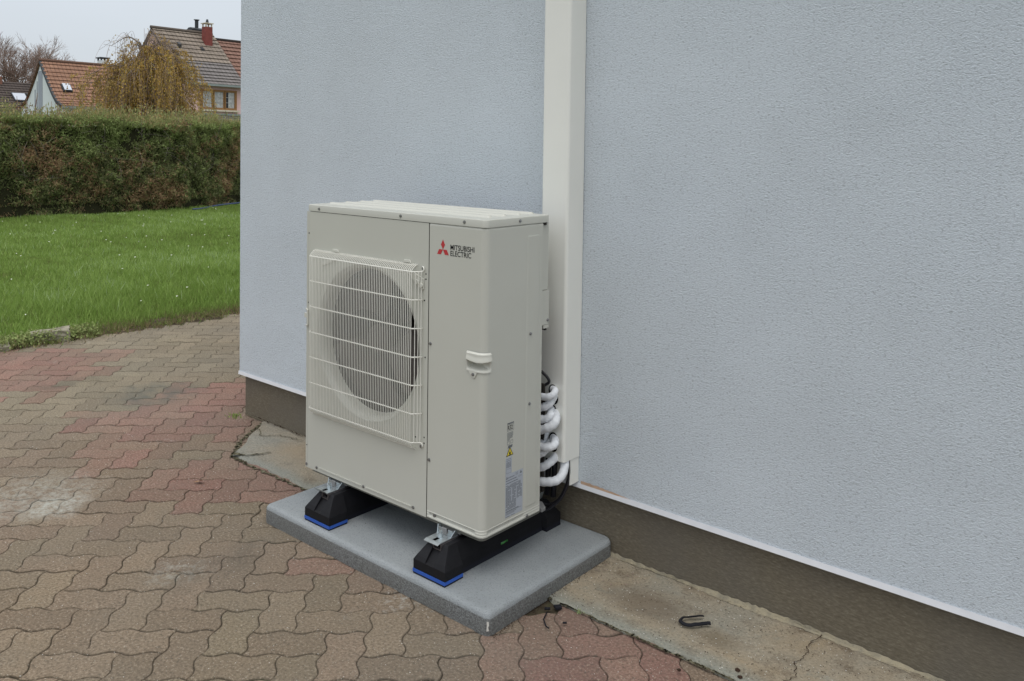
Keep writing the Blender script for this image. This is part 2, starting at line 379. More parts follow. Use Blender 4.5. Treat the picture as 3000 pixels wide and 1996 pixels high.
def cards(name, C, D, S, Ln, W, mat, tv, parent=None, tri=False, bend=None):
    """leaf-sized faces: centre C, long axis D, side axis S"""
    C = np.asarray(C); D = D/np.linalg.norm(D, axis=1, keepdims=True)
    S = S - D*(S*D).sum(1, keepdims=True); S = S/(np.linalg.norm(S, axis=1, keepdims=True)+1e-9)
    Ln = np.asarray(Ln).reshape(-1, 1); W = np.asarray(W).reshape(-1, 1); n = len(C)
    if tri:
        V = np.stack([C-S*W/2, C+S*W/2, C+D*Ln], 1).reshape(-1, 3); F = np.arange(3*n).reshape(n, 3)
    else:
        V = np.stack([C-D*Ln/2, C+S*W/2, C+D*Ln/2, C-S*W/2], 1).reshape(-1, 3); F = np.arange(4*n).reshape(n, 4)
    if parent is not None and '_o' in parent: V = V - np.array(parent['_o'])
    me = fast_mesh(name, V, F); tint(me, tv)
    o = link(name, me, mat, parent)
    return o
def vnoise(x, y, seed=0):
    r = np.random.default_rng(seed); s = 0
    for i in range(6):
        a = r.uniform(0, 2*PI); f = 2**(i*0.6); ph = r.uniform(0, 2*PI, 2)
        s = s + np.sin((x*math.cos(a)+y*math.sin(a))*f+ph[0])*np.cos((y*math.cos(a)-x*math.sin(a))*f*0.8+ph[1])/(1+i*0.5)
    return s/2.6

# ------------------------------------------------------------------ ground, paving, lawn
WX, YW, YS = -1.328, 0.528, 0.556           # house corner, render face, plinth face
GR = MB().add([(-260, -160, -0.10), (160, -160, -0.10), (160, 260, -0.10), (-260, 260, -0.10)], [(0, 1, 2, 3)]).build('ground', 'far_ground')
tag(GR, kind='structure')
J = MB().add([(-3.98, -6.5, -0.0052), (7.5, -6.5, -0.0052), (7.5, YS+0.2, -0.0052), (-3.98, YS+0.2, -0.0052)], [(0, 1, 2, 3)])
J.add([(-3.98, YS+0.2, -0.0052), (WX+0.3, YS+0.2, -0.0052), (WX+0.3, 9, -0.0052), (-3.98, 9, -0.0052)], [(0, 1, 2, 3)])
tag(J.build('paving_bed', 'joint'), kind='structure')

U = np.array((0.0884, 0.0764)); Vv = np.array((-0.0764, 0.0884)); ORG = np.array((0.166, -1.045))
RED = [(-0.45, 0.08, .28), (-0.62, -0.05, .2), (-1.45, 0.25, .33), (-1.68, 0.05, .25), (-1.75, 0.62, .3), (-3.0, 0.05, .45), (-3.4, 0.25, .4),
       (0.30, -0.24, .09), (1.42, 0.06, .20), (1.36, -0.10, .16), (1.62, -0.02, .16), (-3.6, -0.8, .5), (-1.2, -0.2, .14)]
def brick_tint(cx, cy):
    a = vnoise(cx*1.7, cy*1.7, 3); b = vnoise(cx*5+9, cy*5, 5); q = random.random()
    beige = np.array((0.232, 0.186, 0.124)); pinky = np.array((0.240, 0.163, 0.119)); och = np.array((0.31, 0.232, 0.125))
    grey = np.array((0.225, 0.205, 0.158)); red = np.array((0.255, 0.132, 0.107))
    t = min(1, max(0, 0.5+0.6*a+0.5*(q-0.5))); c = beige*(1-t)+pinky*t
    if b > 0.75: c = c*0.5+och*0.5
    if b < -0.85: c = c*0.5+grey*0.5
    rr = 0
    for (x, y, r) in RED:
        d = math.hypot(cx-x, cy-y)/r; rr = max(rr, 1 if d < 0.85 else max(0, 1.5-d*0.75) if d < 1.3 and random.random() < 0.6 else 0)
    if rr: m_ = 0.74*min(1, rr)*(0.75+0.5*q); m_ = min(m_, .9); c = c*(1-m_) + red*m_
    far = min(1, max(0, (-1.5-cx)/0.9))
    if far and not rr: c = c*(1-0.7*far)+np.array((0.275, 0.238, 0.165))*0.7*far
    elif far: c = c*1.10
    return c*random.uniform(0.86, 1.12)
def hedge_pts(p, q):   # wavy unit edge from node p to node q (p<q along u or v)
    d = (q[0]-p[0], q[1]-p[1]); A = 0.0088; pts = []
    P0 = ORG+U*p[0]+Vv*p[1]; P1 = ORG+U*q[0]+Vv*q[1]
    n = (Vv/np.linalg.norm(Vv)*-1) if d[0] else (U/np.linalg.norm(U))
    for i in range(8):
        t = i/8; pts.append(P0*(1-t)+P1*t+n*A*math.sin(2*PI*t))
    return pts, P1
def edge(p, q):
    if p < q: return hedge_pts(p, q)[0]
    a, end = hedge_pts(q, p); return [end]+a[:0:-1]
pv, pf, pc = [], [], []
def inside(c):
    x, y = c
    if x < -3.81+0.05*math.sin(y*5) or x > 7 or y < -6 or y > 8.6: return False
    if x > WX+0.12 and y > YS+0.12: return False
    if x > -0.85 and y > 0.30: return False
    if x > -0.05 and x < 1.05 and y > -0.02: return False
    return True
for i in range(-75, 75):
    for j in range(-60, 90):
        k = (i-j-1) % 4
        if k == 0: W_, H_ = 2, 1
        elif k == 3: W_, H_ = 1, 2
        else: continue
        cc = ORG+U*(i+W_/2)+Vv*(j+H_/2)
        # leave out what lies far outside any view of the yard
        if not inside(cc): continue
        if cc[1] < -3.4 or cc[0] > 3.6: continue
        loop = []
        path = [(i+a, j) for a in range(W_+1)]+[(i+W_, j+b) for b in range(1, H_+1)]+[(i+a, j+H_) for a in range(W_-1, -1, -1)]+[(i, j+b) for b in range(H_-1, -1, -1)]
        for a, b in zip(path[:-1], path[1:]): loop += edge(a, b)
        L0 = np.array(loop); T = np.roll(L0, -1, 0)-np.roll(L0, 1, 0); T /= np.linalg.norm(T, axis=1, keepdims=True)
        Nn = np.stack([-T[:, 1], T[:, 0]], 1)
        n = len(L0); base = len(pv)
        gap = random.choice((0.0004, 0.0006, 0.0009, 0.0016)); zz = random.gauss(0, 0.0008); tx, ty = random.gauss(0, 0.005), random.gauss(0, 0.005)
        gd = np.where(np.abs(Nn@(Vv/np.linalg.norm(Vv))) > 0.72, gap*1.5+0.0011, gap*0.6)[:, None]
        for off, dz in ((gd, -0.016), (gd, -0.0038), (gd+0.0016, -0.0012), (gd+0.0040, 0)):
            Q = L0+Nn*off
            for p in Q: pv.append((p[0], p[1], dz+zz+tx*(p[0]-cc[0])+ty*(p[1]-cc[1])))
        for r in range(3):
            for a in range(n): pf.append((base+r*n+a, base+r*n+(a+1) % n, base+(r+1)*n+(a+1) % n, base+(r+1)*n+a))
        pf.append(tuple(base+3*n+a for a in range(n)))
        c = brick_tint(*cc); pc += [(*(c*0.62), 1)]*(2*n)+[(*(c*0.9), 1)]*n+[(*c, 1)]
me = bpy.data.meshes.new('paving'); me.from_pydata(pv, [], pf); me.update(); tint(me, pc, True)
tag(link('paving', me, 'paver'), kind='structure')

# lawn
def grid(name, x0, x1, y0, y1, nx, ny, zf, mat, parent=None):
    xs = np.linspace(x0, x1, nx); ys = np.linspace(y0, y1, ny); X, Y = np.meshgrid(xs, ys)
    Z = zf(X, Y); V = np.stack([X, Y, Z], -1).reshape(-1, 3)
    a = np.arange(nx*ny).reshape(ny, nx); F = np.stack([a[:-1, :-1], a[:-1, 1:], a[1:, 1:], a[1:, :-1]], -1).reshape(-1, 4)
    me = fast_mesh(name, V, F); o = link(name, me, mat, parent, True); return o
def edge_x(y): return -3.90+0.06*np.sin(y*2.3)+0.04*np.sin(y*7.1+1)
tag(grid('lawn', -19.5, -3.9, -9, 14, 160, 240, lambda x, y: 0.012+0.018*vnoise(x*1.4, y*1.4, 8)-0.02*(x > -4.03), 'lawn'), kind='structure')
tag(grid('soil_border', -4.30, -3.66, -9, 9, 20, 420, lambda x, y: -0.010+0.034*np.clip(1-np.abs((x+3.98+0.05*vnoise(x*0+1, y*3, 15))/0.26), 0, 1)+0.010*vnoise(x*14, y*14, 4), 'soil'), kind='structure')
def blades(n, xr, yr, hmin, hmax, wmin, wmax, seed, tlo=0.15, thi=1.0, pw=1.0):
    r = np.random.default_rng(seed)
    x = xr[1]-(xr[1]-xr[0])*r.random(n)**pw; y = r.uniform(yr[0], yr[1], n)
    keep = (x < edge_x(y)+0.02) & (y < 1.1-0.63*(x)) & (y > -3.0-0.42*(x+4) - 1.0) ; x, y = x[keep], y[keep]; n = len(x)
    clump = vnoise(x*2.2, y*2.2, 21); cl2 = vnoise(x*7, y*7, 22)
    h = r.uniform(hmin, hmax, n)*(1+0.50*clump+0.45*cl2)
    D = np.stack([r.normal(0, 0.45, n), r.normal(0, 0.45, n), np.ones(n)], 1)
    S = np.stack([r.normal(0, 1, n), r.normal(0, 1, n), r.normal(0, 0.2, n)], 1)
    C = np.stack([x, y, np.full(n, 0.012)+0.018*vnoise(x*1.4, y*1.4, 8)], 1)
    t = np.clip(0.52+0.22*vnoise(x*1.1, y*1.1, 31)+0.20*cl2+0.14*vnoise(x*19, y*19, 33)+r.normal(0, 0.17, n), tlo, thi)
    return C, D, S, np.clip(h, 0.02, 0.3), r.uniform(wmin, wmax, n), t
A_ = blades(190000, (-9, -3.88), (-3.5, 6.5), 0.035, 0.075, 0.004, 0.009, 1)
B_ = blades(190000, (-15.6, -9), (-1.5, 11.5), 0.045, 0.085, 0.008, 0.014, 2)
C_ = blades(20000, (-6.4, -3.95), (-2.5, 5), 0.08, 0.15, 0.004, 0.007, 3, 0.5, 1.0)
D_ = blades(16000, (-14.0, -5), (-2.0, 9), 0.10, 0.17, 0.006, 0.011, 5, 0.1, 1.0)
kp = vnoise(D_[0][:, 0]*2.6, D_[0][:, 1]*2.6, 91) > 0.35; D_ = tuple(q_[kp] for q_ in D_)
cc_ = [np.concatenate(z) for z in zip(A_, B_, C_, D_)]
tag(cards('grass', *cc_[:5], 'grass_blade', cc_[5], tri=True), 'short green lawn grass between the paving and the hedge', 'grass', kind='stuff')
# dry fringe
n = 30000; r = rng; y = r.uniform(-3, 7, n); x = -3.95+r.normal(0, 0.10, n)
keep = vnoise(x*3, y*3, 77) > -0.45; x, y = x[keep], y[keep]; n = len(x)
D = np.stack([r.normal(0, .7, n), r.normal(0, .7, n), np.ones(n)], 1)
fr = cards('border_weeds', np.stack([x, y, np.full(n, 0.004)], 1), D, r.normal(0, 1, (n, 3)), r.uniform(.02, .065, n), r.uniform(.004, .010, n), 'grass_blade', np.clip(r.normal(.10, .14, n), 0, .7), tri=True)
tag(fr, 'brown dry grass and weeds along the edge of the paving', 'weeds', kind='stuff')
# daisies
n = 170; x = r.uniform(-14, -4.4, n); y = r.uniform(-2, 9.5, n); mb = MB()
for a, b in zip(x, y):
    q = 0.006+0.006*random.random(); z = 0.075+0.02*random.random()
    ring = [(a+q*math.cos(t), b+q*math.sin(t), z+0.004*math.sin(t*2)) for t in np.linspace(0, 2*PI, 7)[:-1]]
    mb.add([(a, b, z+0.004)]+ring, [(0, 1+i, 1+(i+1) % 6) for i in range(6)])
tag(mb.build('daisies', 'daisy_white'), 'tiny white daisies dotted over the lawn', 'flowers', kind='stuff')

# ------------------------------------------------------------------ the house whose wall fills the picture
HS = thing('house', (WX, YW, 0), 'house wall in pale grey-blue scratched render above a brown plinth', 'house')
MB().prism([(WX, YW), (7.5, YW), (7.5, 9.0), (WX, 9.0)], 'z', 0.247, 5.6).build('wall', 'render', HS)
tr = MB()
tr.prism([(YW-0.0035, 0.2485), (YW-0.0055, 0.2300), (YW+0.02, 0.2290), (YW+0.02, 0.2465), (YW-0.0005, 0.2465)], 'x', WX-0.005, 7.5)
tr.box(WX-0.005, WX-0.0005, YW+0.0205, 9, 0.230, 0.2475)
tr.build('base_trim', 'trim_white', HS)
MB().prism([(WX+0.014, YS), (7.5, YS), (7.5, 8.98), (WX+0.014, 8.98)], 'z', -0.08, 0.2465).build('plinth', 'plinth', HS)
# bare brownish patch where the render meets the trim right of the trunking
mb = MB(); xs = np.linspace(0.965, 1.19, 24)
topz = [0.2475+0.010*(1-((x-0.965)/0.225)**2)*(0.75+0.4*random.random()) for x in xs]
vs = [(x, YW-0.0038, 0.2465) for x in xs]+[(x, YW-0.0030, z) for x, z in zip(xs, topz)]
mb.add(vs, [(i, i+1, 24+i+1, 24+i) for i in range(23)])
mb.build('bare_render_patch', 'bare_strip', HS)

# apron of old concrete
def apron():
    nx, ny = 520, 70
    xs = np.linspace(-1.12, 7.0, nx); V = []
    for j in range(ny):
        t = j/(ny-1)
        for x in xs:
            y0 = 0.176+0.006*math.sin(x*9)+0.005*math.sin(x*31+1)+0.004*math.sin(x*77)
            if x < -0.80: y0 = 0.165+(-0.80-x)*1.17+0.010*math.sin(x*40)
            y = y0+(YS+0.01-y0)*t
            z = 0.0105+0.0035*vnoise(np.float64(x*4), np.float64(y*4), 12)+0.002*vnoise(np.float64(x*17), np.float64(y*17), 13)
            if j == 0: z = -0.012
            if j == 1: z *= 0.85
            V.append((x, y, float(z)))
    a = np.arange(nx*ny).reshape(ny, nx); F = np.stack([a[:-1, :-1], a[:-1, 1:], a[1:, 1:], a[1:, :-1]], -1).reshape(-1, 4)
    return link('concrete_apron', fast_mesh('concrete_apron', V, F), 'apron', None, True)
AP = tag(apron(), 'old sandy concrete apron strip along the foot of the plinth', 'concrete apron', kind='structure')
def ribbon(pts, wf, z, name, mat, parent=None):
    mb = MB(); vs = []; n = len(pts)
    for i, p in enumerate(pts):
        p = Vector((p[0], p[1], 0)); q = Vector((*pts[min(i+1, n-1)][:2], 0)); o = Vector((*pts[max(i-1, 0)][:2], 0))
        d = (q-o).normalized(); s = Vector((-d.y, d.x, 0)); wd = wf(i/(n-1))
        vs += [(p-s*wd)[:2]+(z,), (p+s*wd)[:2]+(z,)]
    mb.add(vs, [(2*i, 2*i+2, 2*i+3, 2*i+1) for i in range(n-1)])
    return mb.build(name, mat, parent)
def jag(pts, n, amp, seed):
    rr = random.Random(seed); out = []
    for (a, b) in zip(pts[:-1], pts[1:]):
        for i in range(n):
            t = i/n; out.append((a[0]+(b[0]-a[0])*t+rr.gauss(0, amp), a[1]+(b[1]-a[1])*t+rr.gauss(0, amp)))
    return out+[pts[-1]]
AP['_o'] = (0, 0, 0)
rw = random.Random(3)
ribbon(jag([(-1.12, 0.535), (-0.98, 0.33), (-0.81, 0.166), (-0.66, 0.158), (-0.1, 0.168)], 40, 0.0045, 5), lambda t: 0.003+0.011*rw.random()**2, 0.0045, 'mossy_joint', 'moss', AP)
ribbon(jag([(1.06, 0.176), (1.2, 0.172), (1.5, 0.170), (1.75, 0.176), (3.4, 0.172)], 90, 0.0025, 6), lambda t: 0.002+0.006*rw.random()**1.5, 0.0075, 'mossy_joint', 'moss', AP)
ribbon(jag([(1.856, 0.54), (1.845, 0.47), (1.862, 0.41), (1.850, 0.35), (1.878, 0.299), (1.862, 0.24), (1.89, 0.18)], 7, 0.003, 8), lambda t: 0.0008+0.0009*rw.random(), 0.0165, 'crack', 'dirt_dark', AP)
ribbon(jag([(-0.80, 0.17), (-0.72, 0.22), (-0.69, 0.30)], 9, 0.006, 9), lambda t: 0.013*(1-t)*rw.random()+0.003, 0.0165, 'crack', 'moss', AP)
ribbon(jag([(-1.02, 0.45), (-0.93, 0.40), (-0.86, 0.47), (-0.72, 0.50)], 12, 0.006, 19), lambda t: 0.0015+0.004*rw.random()**2, 0.0160, 'crack', 'moss', AP)
ribbon(jag([(-1.2, 0.548), (-0.9, 0.542), (-0.45, 0.540), (-0.1, 0.545)], 40, 0.003, 29), lambda t: 0.001+0.003*rw.random()**2, 0.0165, 'crack', 'dirt_dark', AP)
# mortar fillet at the foot of the plinth
mb = MB(); xs = np.arange(-1.30, 4.2, 0.012); vs = []
for x in xs:
    a = 0.008+0.006*math.sin(x*13)+0.009*random.random() + (0.003 if x > 1 else 0); b = 0.014+0.004*math.sin(x*7+2)+0.006*random.random()
    if x < 0: a *= 0.45; b *= 0.35
    vs += [(x, YS-a, 0.011), (x, YS-a*0.5, b*0.75), (x, YS-0.0025, b+0.004)]
mb.add(vs, [(3*i+k, 3*i+3+k, 3*i+4+k, 3*i+1+k) for i in range(len(xs)-1) for k in (0, 1)])
mb.build('mortar_fillet', 'mortar', AP)

# ------------------------------------------------------------------ painted concrete slab
def rounded_rect(x0, x1, y0, y1, r, n=5, wob=0.0):
    pts = []
    for cx, cy, a0 in ((x1-r, y0+r, -90), (x1-r, y1-r, 0), (x0+r, y1-r, 90), (x0+r, y0+r, 180)):
        for k in range(n+1):
            a = R(a0+90*k/n); pts.append((cx+r*math.cos(a), cy+r*math.sin(a)))
    return pts
def slab():
    mb = MB(); rings = []
    prof = [(0.0, 0.0), (-0.001, 0.02), (0.0, 0.054), (0.0018, 0.0620), (0.0055, 0.0675), (0.0115, 0.0705), (0.019, 0.0714), (0.03, 0.0715)]
    for ins, z in prof:
        base = rounded_rect(-0.097+ins, 1.092-ins, -0.124+ins, YS-0.004, 0.020, 6)
        pts = []
        n = len(base)
        for i in range(n):
            a, b = Vector(base[i]), Vector(base[(i+1) % n]); m = max(1, int((b-a).length/0.02))
            for k in range(m): pts.append(a.lerp(b, k/m))
        rings.append((pts, z))
    m = min(len(p) for p, _ in rings); vs = []
    for pts, z in rings:
        # resample to m points
        n = len(pts)
        for k in range(m):
            t = k*n/m; i = int(t); p = pts[i].lerp(pts[(i+1) % n], t-i)
            nz = float(vnoise(np.float64(p.x*9), np.float64(p.y*9+z*30), 40))*0.0022
            c = Vector((0.5, 0.2)); d = (p-c).normalized()
            if p.y < YS-0.02: p = p+d*nz
            vs.append((p.x, p.y, z+(0.0008*nz/0.002 if z > 0.03 else 0)))
    k = len(rings)
    fs = [(r*m+i, r*m+(i+1) % m, (r+1)*m+(i+1) % m, (r+1)*m+i) for r in range(k-1) for i in range(m)]
    fs.append(tuple((k-1)*m+i for i in range(m)))
    mb.add(vs, fs)
    return mb.build('base_slab', 'slab', None, False)
SL = slab(); SL.data.polygons.foreach_set('use_smooth', [len(p.vertices) == 4 for p in SL.data.polygons])
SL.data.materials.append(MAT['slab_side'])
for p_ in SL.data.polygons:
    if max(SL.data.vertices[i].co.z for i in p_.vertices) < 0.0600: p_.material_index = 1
tag(SL, 'grey painted concrete slab with rounded edges under the outdoor unit', 'slab')

SL['_o'] = (0, 0, 0)
MB().add([(1.0905, -0.1155, z) for z in ()] or [(1.0872, -0.1262, 0.050), (1.0925, -0.1225, 0.050), (1.0935, -0.1220, 0.040), (1.0915, -0.1240, 0.034), (1.0935, -0.1222, 0.022), (1.0870, -0.1268, 0.020), (1.0878, -0.1262, 0.036)], [(0, 1, 2, 3, 6), (3, 4, 5, 6)]).build('paint_chip', 'white_chip', SL)
# ------------------------------------------------------------------ rubber support blocks
def support(xc, right_one):
    t = thing('support_block', (xc, 0.2, 0.0715),
              'black rubber support block %s' % ('with green level vial under the right end of the unit' if right_one else 'with tilted bracket plate under the left end of the unit'),
              'support block', 'rubber support blocks on the slab')
    z0 = 0.0715; w = 0.074
    MB().box(xc-w, xc+w, -0.101, -0.016, z0+0.0005, z0+0.006).box(xc-w, xc+w, 0.43, 0.515, z0+0.0005, z0+0.006).box(xc-.0535, xc+.0535, -0.0155, 0.4295, z0+0.0005, z0+0.0165).build('rubber_sole', 'pad_black', t)
    MB().box(xc-w-0.001, xc+w+0.001, -0.102, -0.016, z0+0.0062, z0+0.0165).build('blue_pad', 'pad_blue', t)
    MB().box(xc-w+0.001, xc+w-0.001, 0.431, 0.514, z0+0.0062, z0+0.0165).build('rear_pad', 'pad_black', t)
    # body: side profile with raked front, tapering section
    mb = MB(); zb_ = z0+0.0168; zm = zb_+0.030; ztp = z0+0.108
    secs = [(-0.100, zm, 0), (-0.099, zm, 0)]
    def ring(y, zt_, tw, wb=w, gd=0.016):
        # section at depth y, from bottom left round the top
        h = zt_-zb_; f = min(1, max(0, (zt_-zm)/(ztp-zm)))
        wt = wb-(wb-tw)*f
        return [(xc-wb, y, zb_), (xc+wb, y, zb_), (xc+wb, y, min(zm, zt_)), (xc+wt, y, zt_), (xc+0.019, y, zt_), (xc+0.019, y, zt_-gd),
                (xc-0.019, y, zt_-gd), (xc-0.019, y, zt_), (xc-wt, y, zt_), (xc-wb, y, min(zm, zt_))]
    ys = [(-0.100, zm+0.001, w, .0005), (-0.092, zm+0.014, w, .010), (-0.0575, ztp-0.006, w, .016), (-0.050, ztp, w, .016), (-0.0175, ztp, w, .016), (-0.012, ztp, .054, .016),
          (0.424, ztp, .054, .016), (0.43, ztp, w, .016), (0.455, ztp, w, .016), (0.470, ztp-0.006, w, .016), (0.514, zm+0.001, w, .0005)]
    vs = []
    for y, zt_, wb_, gd_ in ys: vs += ring(y, zt_, 0.040, wb_, gd_)
    n = 10
    fs = [(i*n+k, i*n+(k+1) % n, (i+1)*n+(k+1) % n, (i+1)*n+k) for i in range(len(ys)-1) for k in range(n)]
    fs += [tuple(range(n))[::-1], tuple((len(ys)-1)*n+k for k in range(n))]
    mb.add(vs, fs); mb.build('body', 'rubber', t, bevel=0.0035)
    # moulded notch and step in the front face
    MB().box(xc-0.022, xc+0.016, -0.088, -0.084, zb_+0.022, zb_+0.028).box(xc-0.016, xc+0.010, -0.083, -0.080, zb_+0.034, zb_+0.040).build('moulded_step', 'pad_black', t, bevel=0.001)
    # metal channel
    mb = MB(); zr = z0+0.1085
    mb.box(xc-0.0185, xc+0.0185, -0.0640, 0.45, zr-0.020, zr-0.0175)
    for s in (-1, 1): mb.box(xc+s*0.0172-0.0013, xc+s*0.0172+0.0013, -0.0640, 0.45, zr-0.0174, zr-0.001); mb.box(xc+s*0.0135-0.0035, xc+s*0.0135+0.0022, -0.0640, 0.45, zr-0.0008, zr+0.0008)
    mb.build('rail', 'rail_dark', t)
    # bracket
    zp = z0+0.1098; th = 0.0028
    for (yb, nm) in ((-0.072, 1), (0.36, 0)):
        tw = 0.034; xb = xc-0.021 if nm else xc-0.0
        x0, x1 = xc-0.052, xc+0.014
        if not nm: x0, x1 = xc-0.034, xc+0.034
        xm = (x0+x1)/2
        br = MB().box(x0, x1, yb+0.006, yb+0.092, zp, zp+th)
        lip = 0.010 if not right_one and nm else -0.003
        br.add([(x0, yb+0.006, zp), (x1, yb+0.006, zp), (x1, yb+0.006, zp+th), (x0, yb+0.006, zp+th),
                (x0, yb-0.003, zp+lip), (x1, yb-0.003, zp+lip), (x1, yb-0.003, zp+lip+th), (x0, yb-0.003, zp+lip+th)],
               [(0, 1, 5, 4), (3, 7, 6, 2), (4, 5, 6, 7), (0, 4, 7, 3), (1, 2, 6, 5)])
        for sx in (x0, x1-0.003+0.0):   # two flared ears
            o = -0.008 if sx == x0 else 0.008
            a0, a1, zt2 = yb+0.058, yb+0.092, zp+0.026
            w3 = 0.003
            br.add([(sx, a0, zp+th), (sx+w3, a0, zp+th), (sx+w3, a1, zp+th), (sx, a1, zp+th),
                    (sx+o, a0+0.012, zt2), (sx+w3+o, a0+0.012, zt2), (sx+w3+o, a1, zt2), (sx+o, a1, zt2)],
                   [(0, 1, 5, 4), (1, 2, 6, 5), (2, 3, 7, 6), (3, 0, 4, 7), (4, 5, 6, 7)])
        # upturned back wall with a U notch
        by = yb+0.066
        for a, b, c in ((x0, xm-0.012, 0.022), (xm-0.012, xm+0.012, 0.008), (xm+0.012, x1, 0.022)):
            br.box(a, b, by, by+0.003, zp+th, zp+c)
        br.build('bracket', 'zinc', t, bevel=0.0006)
        MB().box(xm-0.006, xm+0.006, yb+0.012, yb+0.034, zp+th+0.0003, zp+th+0.0008).build('slot', 'hole_black', t)
        bo = MB().cyl((xm, yb+0.042, zp+th), (0, 0, 1), 0.0105, 0.0022, 18)
        bo.cyl((xm, yb+0.042, zp+th+0.0023), (0, 0, 1), 0.0085, 0.0085, 6).cyl((xm, yb+0.042, zp+th+0.0108), (0, 0, 1), 0.0046, 0.010, 12)
        bo.build('bolt', 'zinc', t)
    if right_one:
        v = MB(); xs_ = xc+0.0415
        v.tube([(xs_+0.0065, 0.196, 0.104), (xs_+0.0065, 0.232, 0.104)], 0.0075, 12); v.build('level_vial', 'vial_green', t, True)
    return t
support(0.209, False); support(0.8075, True)

# ------------------------------------------------------------------ outdoor unit
W, DP, ZB, ZL, ZT = 0.950, 0.298, 0.2108, 1.2296, 1.2552
UN = thing('outdoor_unit', (0.475, 0.165, 0.185), 'tall ivory heat pump outdoor unit with fan guard, standing on rubber blocks', 'outdoor unit')
def sm(a, b, x):
    t = np.clip((x-a)/(b-a), 0, 1); return t*t*(3-2*t)
def capsule(s, z, s0, s1, zc, hw, soft):
    """1 inside a stadium shape, soft edge"""
    d = np.sqrt(np.maximum(0, np.maximum(s0+hw-s, s-(s1-hw)))**2+(z-zc)**2)
    return 1-sm(hw-soft, hw, d)
def rrect_d(s, z, s0, s1, z0, z1, r):
    qx = np.abs(s-(s0+s1)/2)-((s1-s0)/2-r); qz = np.abs(z-(z0+z1)/2)-((z1-z0)/2-r)
    return np.hypot(np.maximum(qx, 0), np.maximum(qz, 0))+np.minimum(np.maximum(qx, qz), 0)-r
XS, RC = 0.6895, 0.024
SF = (W-RC)-XS; SA = RC*PI/2; SS = DP-RC; STOT = SF+SA+SS
def prof(s):
    """position and outward normal on the wrapped panel"""
    s = np.asarray(s, float); x = np.empty_like(s); y = np.empty_like(s); nx = np.empty_like(s); ny = np.empty_like(s)
    a = s <= SF; b = (s > SF) & (s <= SF+SA); c = s > SF+SA
    x[a] = XS+s[a]; y[a] = 0; nx[a] = 0; ny[a] = -1
    t = (s[b]-SF)/RC; x[b] = W-RC+RC*np.sin(t); y[b] = RC-RC*np.cos(t); nx[b] = np.sin(t); ny[b] = -np.cos(t)
    x[c] = W; y[c] = RC+(s[c]-SF-SA); nx[c] = 1; ny[c] = 0
    return x, y, nx, ny
def s_front(x): return x-XS
def s_side(y): return SF+SA+(y-RC)
HS0, HS1, HZ0, HZ1 = s_front(0.873), s_side(0.031), 0.757, 0.823
def wrap(name, ss, zz, hf, mat, cut=None, back=None):
    S, Z = np.meshgrid(ss, zz); x, y, nx, ny = prof(S); h = hf(S, Z)
    V = np.stack([x+nx*h, y+ny*h, Z], -1).reshape(-1, 3)-np.array(UN['_o'])
    n1, n2 = len(ss), len(zz); a = np.arange(n1*n2).reshape(n2, n1)
    F = np.stack([a[:-1, :-1], a[:-1, 1:], a[1:, 1:], a[1:, :-1]], -1)
    if cut is not None:
        sc = (ss[:-1]+ss[1:])/2; zc = (zz[:-1]+zz[1:])/2; SC_, ZC_ = np.meshgrid(sc, zc); keep = ~cut(SC_, ZC_); F = F[keep]
    F = F.reshape(-1, 4)
    return link(name, fast_mesh(name, V, F), mat, UN, True)
def hf_panel(S, Z):
    h = np.zeros_like(S)
    h -= 0.0055*capsule(S, Z, s_front(0.700), s_front(0.918), 0.2265, 0.0085, 0.006)
    h -= 0.0055*capsule(S, Z, s_side(0.023), s_side(0.212), 0.2265, 0.0085, 0.006)
    d = rrect_d(S, Z, s_side(0.213), s_side(0.281), 0.250, 1.190, 0.012)
    h += 0.0011*(1-sm(-0.0035, 0.0005, d))
    h -= 0.004*sm(ZL-0.006, ZL, Z)     # folded in under the lid
    h -= 0.004*(1-sm(ZB, ZB+0.004, Z))
    h -= 0.003*(1-sm(0, 0.0025, S))
    return h
ss = np.unique(np.concatenate([np.arange(0, SF, 0.0032), np.linspace(SF, SF+SA, 14), np.arange(SF+SA+0.002, STOT, 0.0026), [STOT, 0.001, 0.002], [HS0+0.002, HS1-0.002]]))
zz = np.unique(np.concatenate([np.arange(ZB, ZL, 0.0045), np.arange(ZB, ZB+0.03, 0.0018), [ZL, ZL-0.002, ZL-0.004, HZ0+0.003, HZ1-0.003], np.arange(1.17, 1.195, 0.002), np.arange(0.245, 0.265, 0.002)]))
wrap('side_panel', ss, zz, hf_panel, 'ivory', cut=lambda s, z: (s > HS0+0.002) & (s < HS1-0.002) & (z > HZ0+0.003) & (z < HZ1-0.003))
# corner handle: bulging grip over a hollow
def hf_handle(S, Z):
    e = np.minimum(np.minimum(S-HS0, HS1-S), 1)
    rim = sm(0, 0.005, e)
    zlip = HZ0+0.040-0.006*np.sin(np.clip((S-HS0)/(HS1-HS0), 0, 1)*PI)
    up = (0.002+0.0065*sm(HZ1, HZ1-0.008, Z)*1.0)*rim
    grip = np.where(Z > zlip, 0.0025+0.0060*sm(-HZ1, -HZ1+0.006, -Z)+0.003*(1-sm(0, 0.02, Z-zlip)), 0)*rim
    low = np.where(Z <= zlip, 0.003-0.032*sm(HZ0+0.003, HZ0+0.020, Z)*sm(0.002, 0.006, e), 0)
    low = np.where((Z <= zlip) & (e < 0.002), 0.003, low)
    return np.where(Z > zlip, grip, low)+0.0006
hs = np.unique(np.concatenate([np.linspace(HS0, HS1, 60)])); hz = np.linspace(HZ0, HZ1, 70)
o = wrap('handle', hs, hz, hf_handle, 'ivory_plastic')
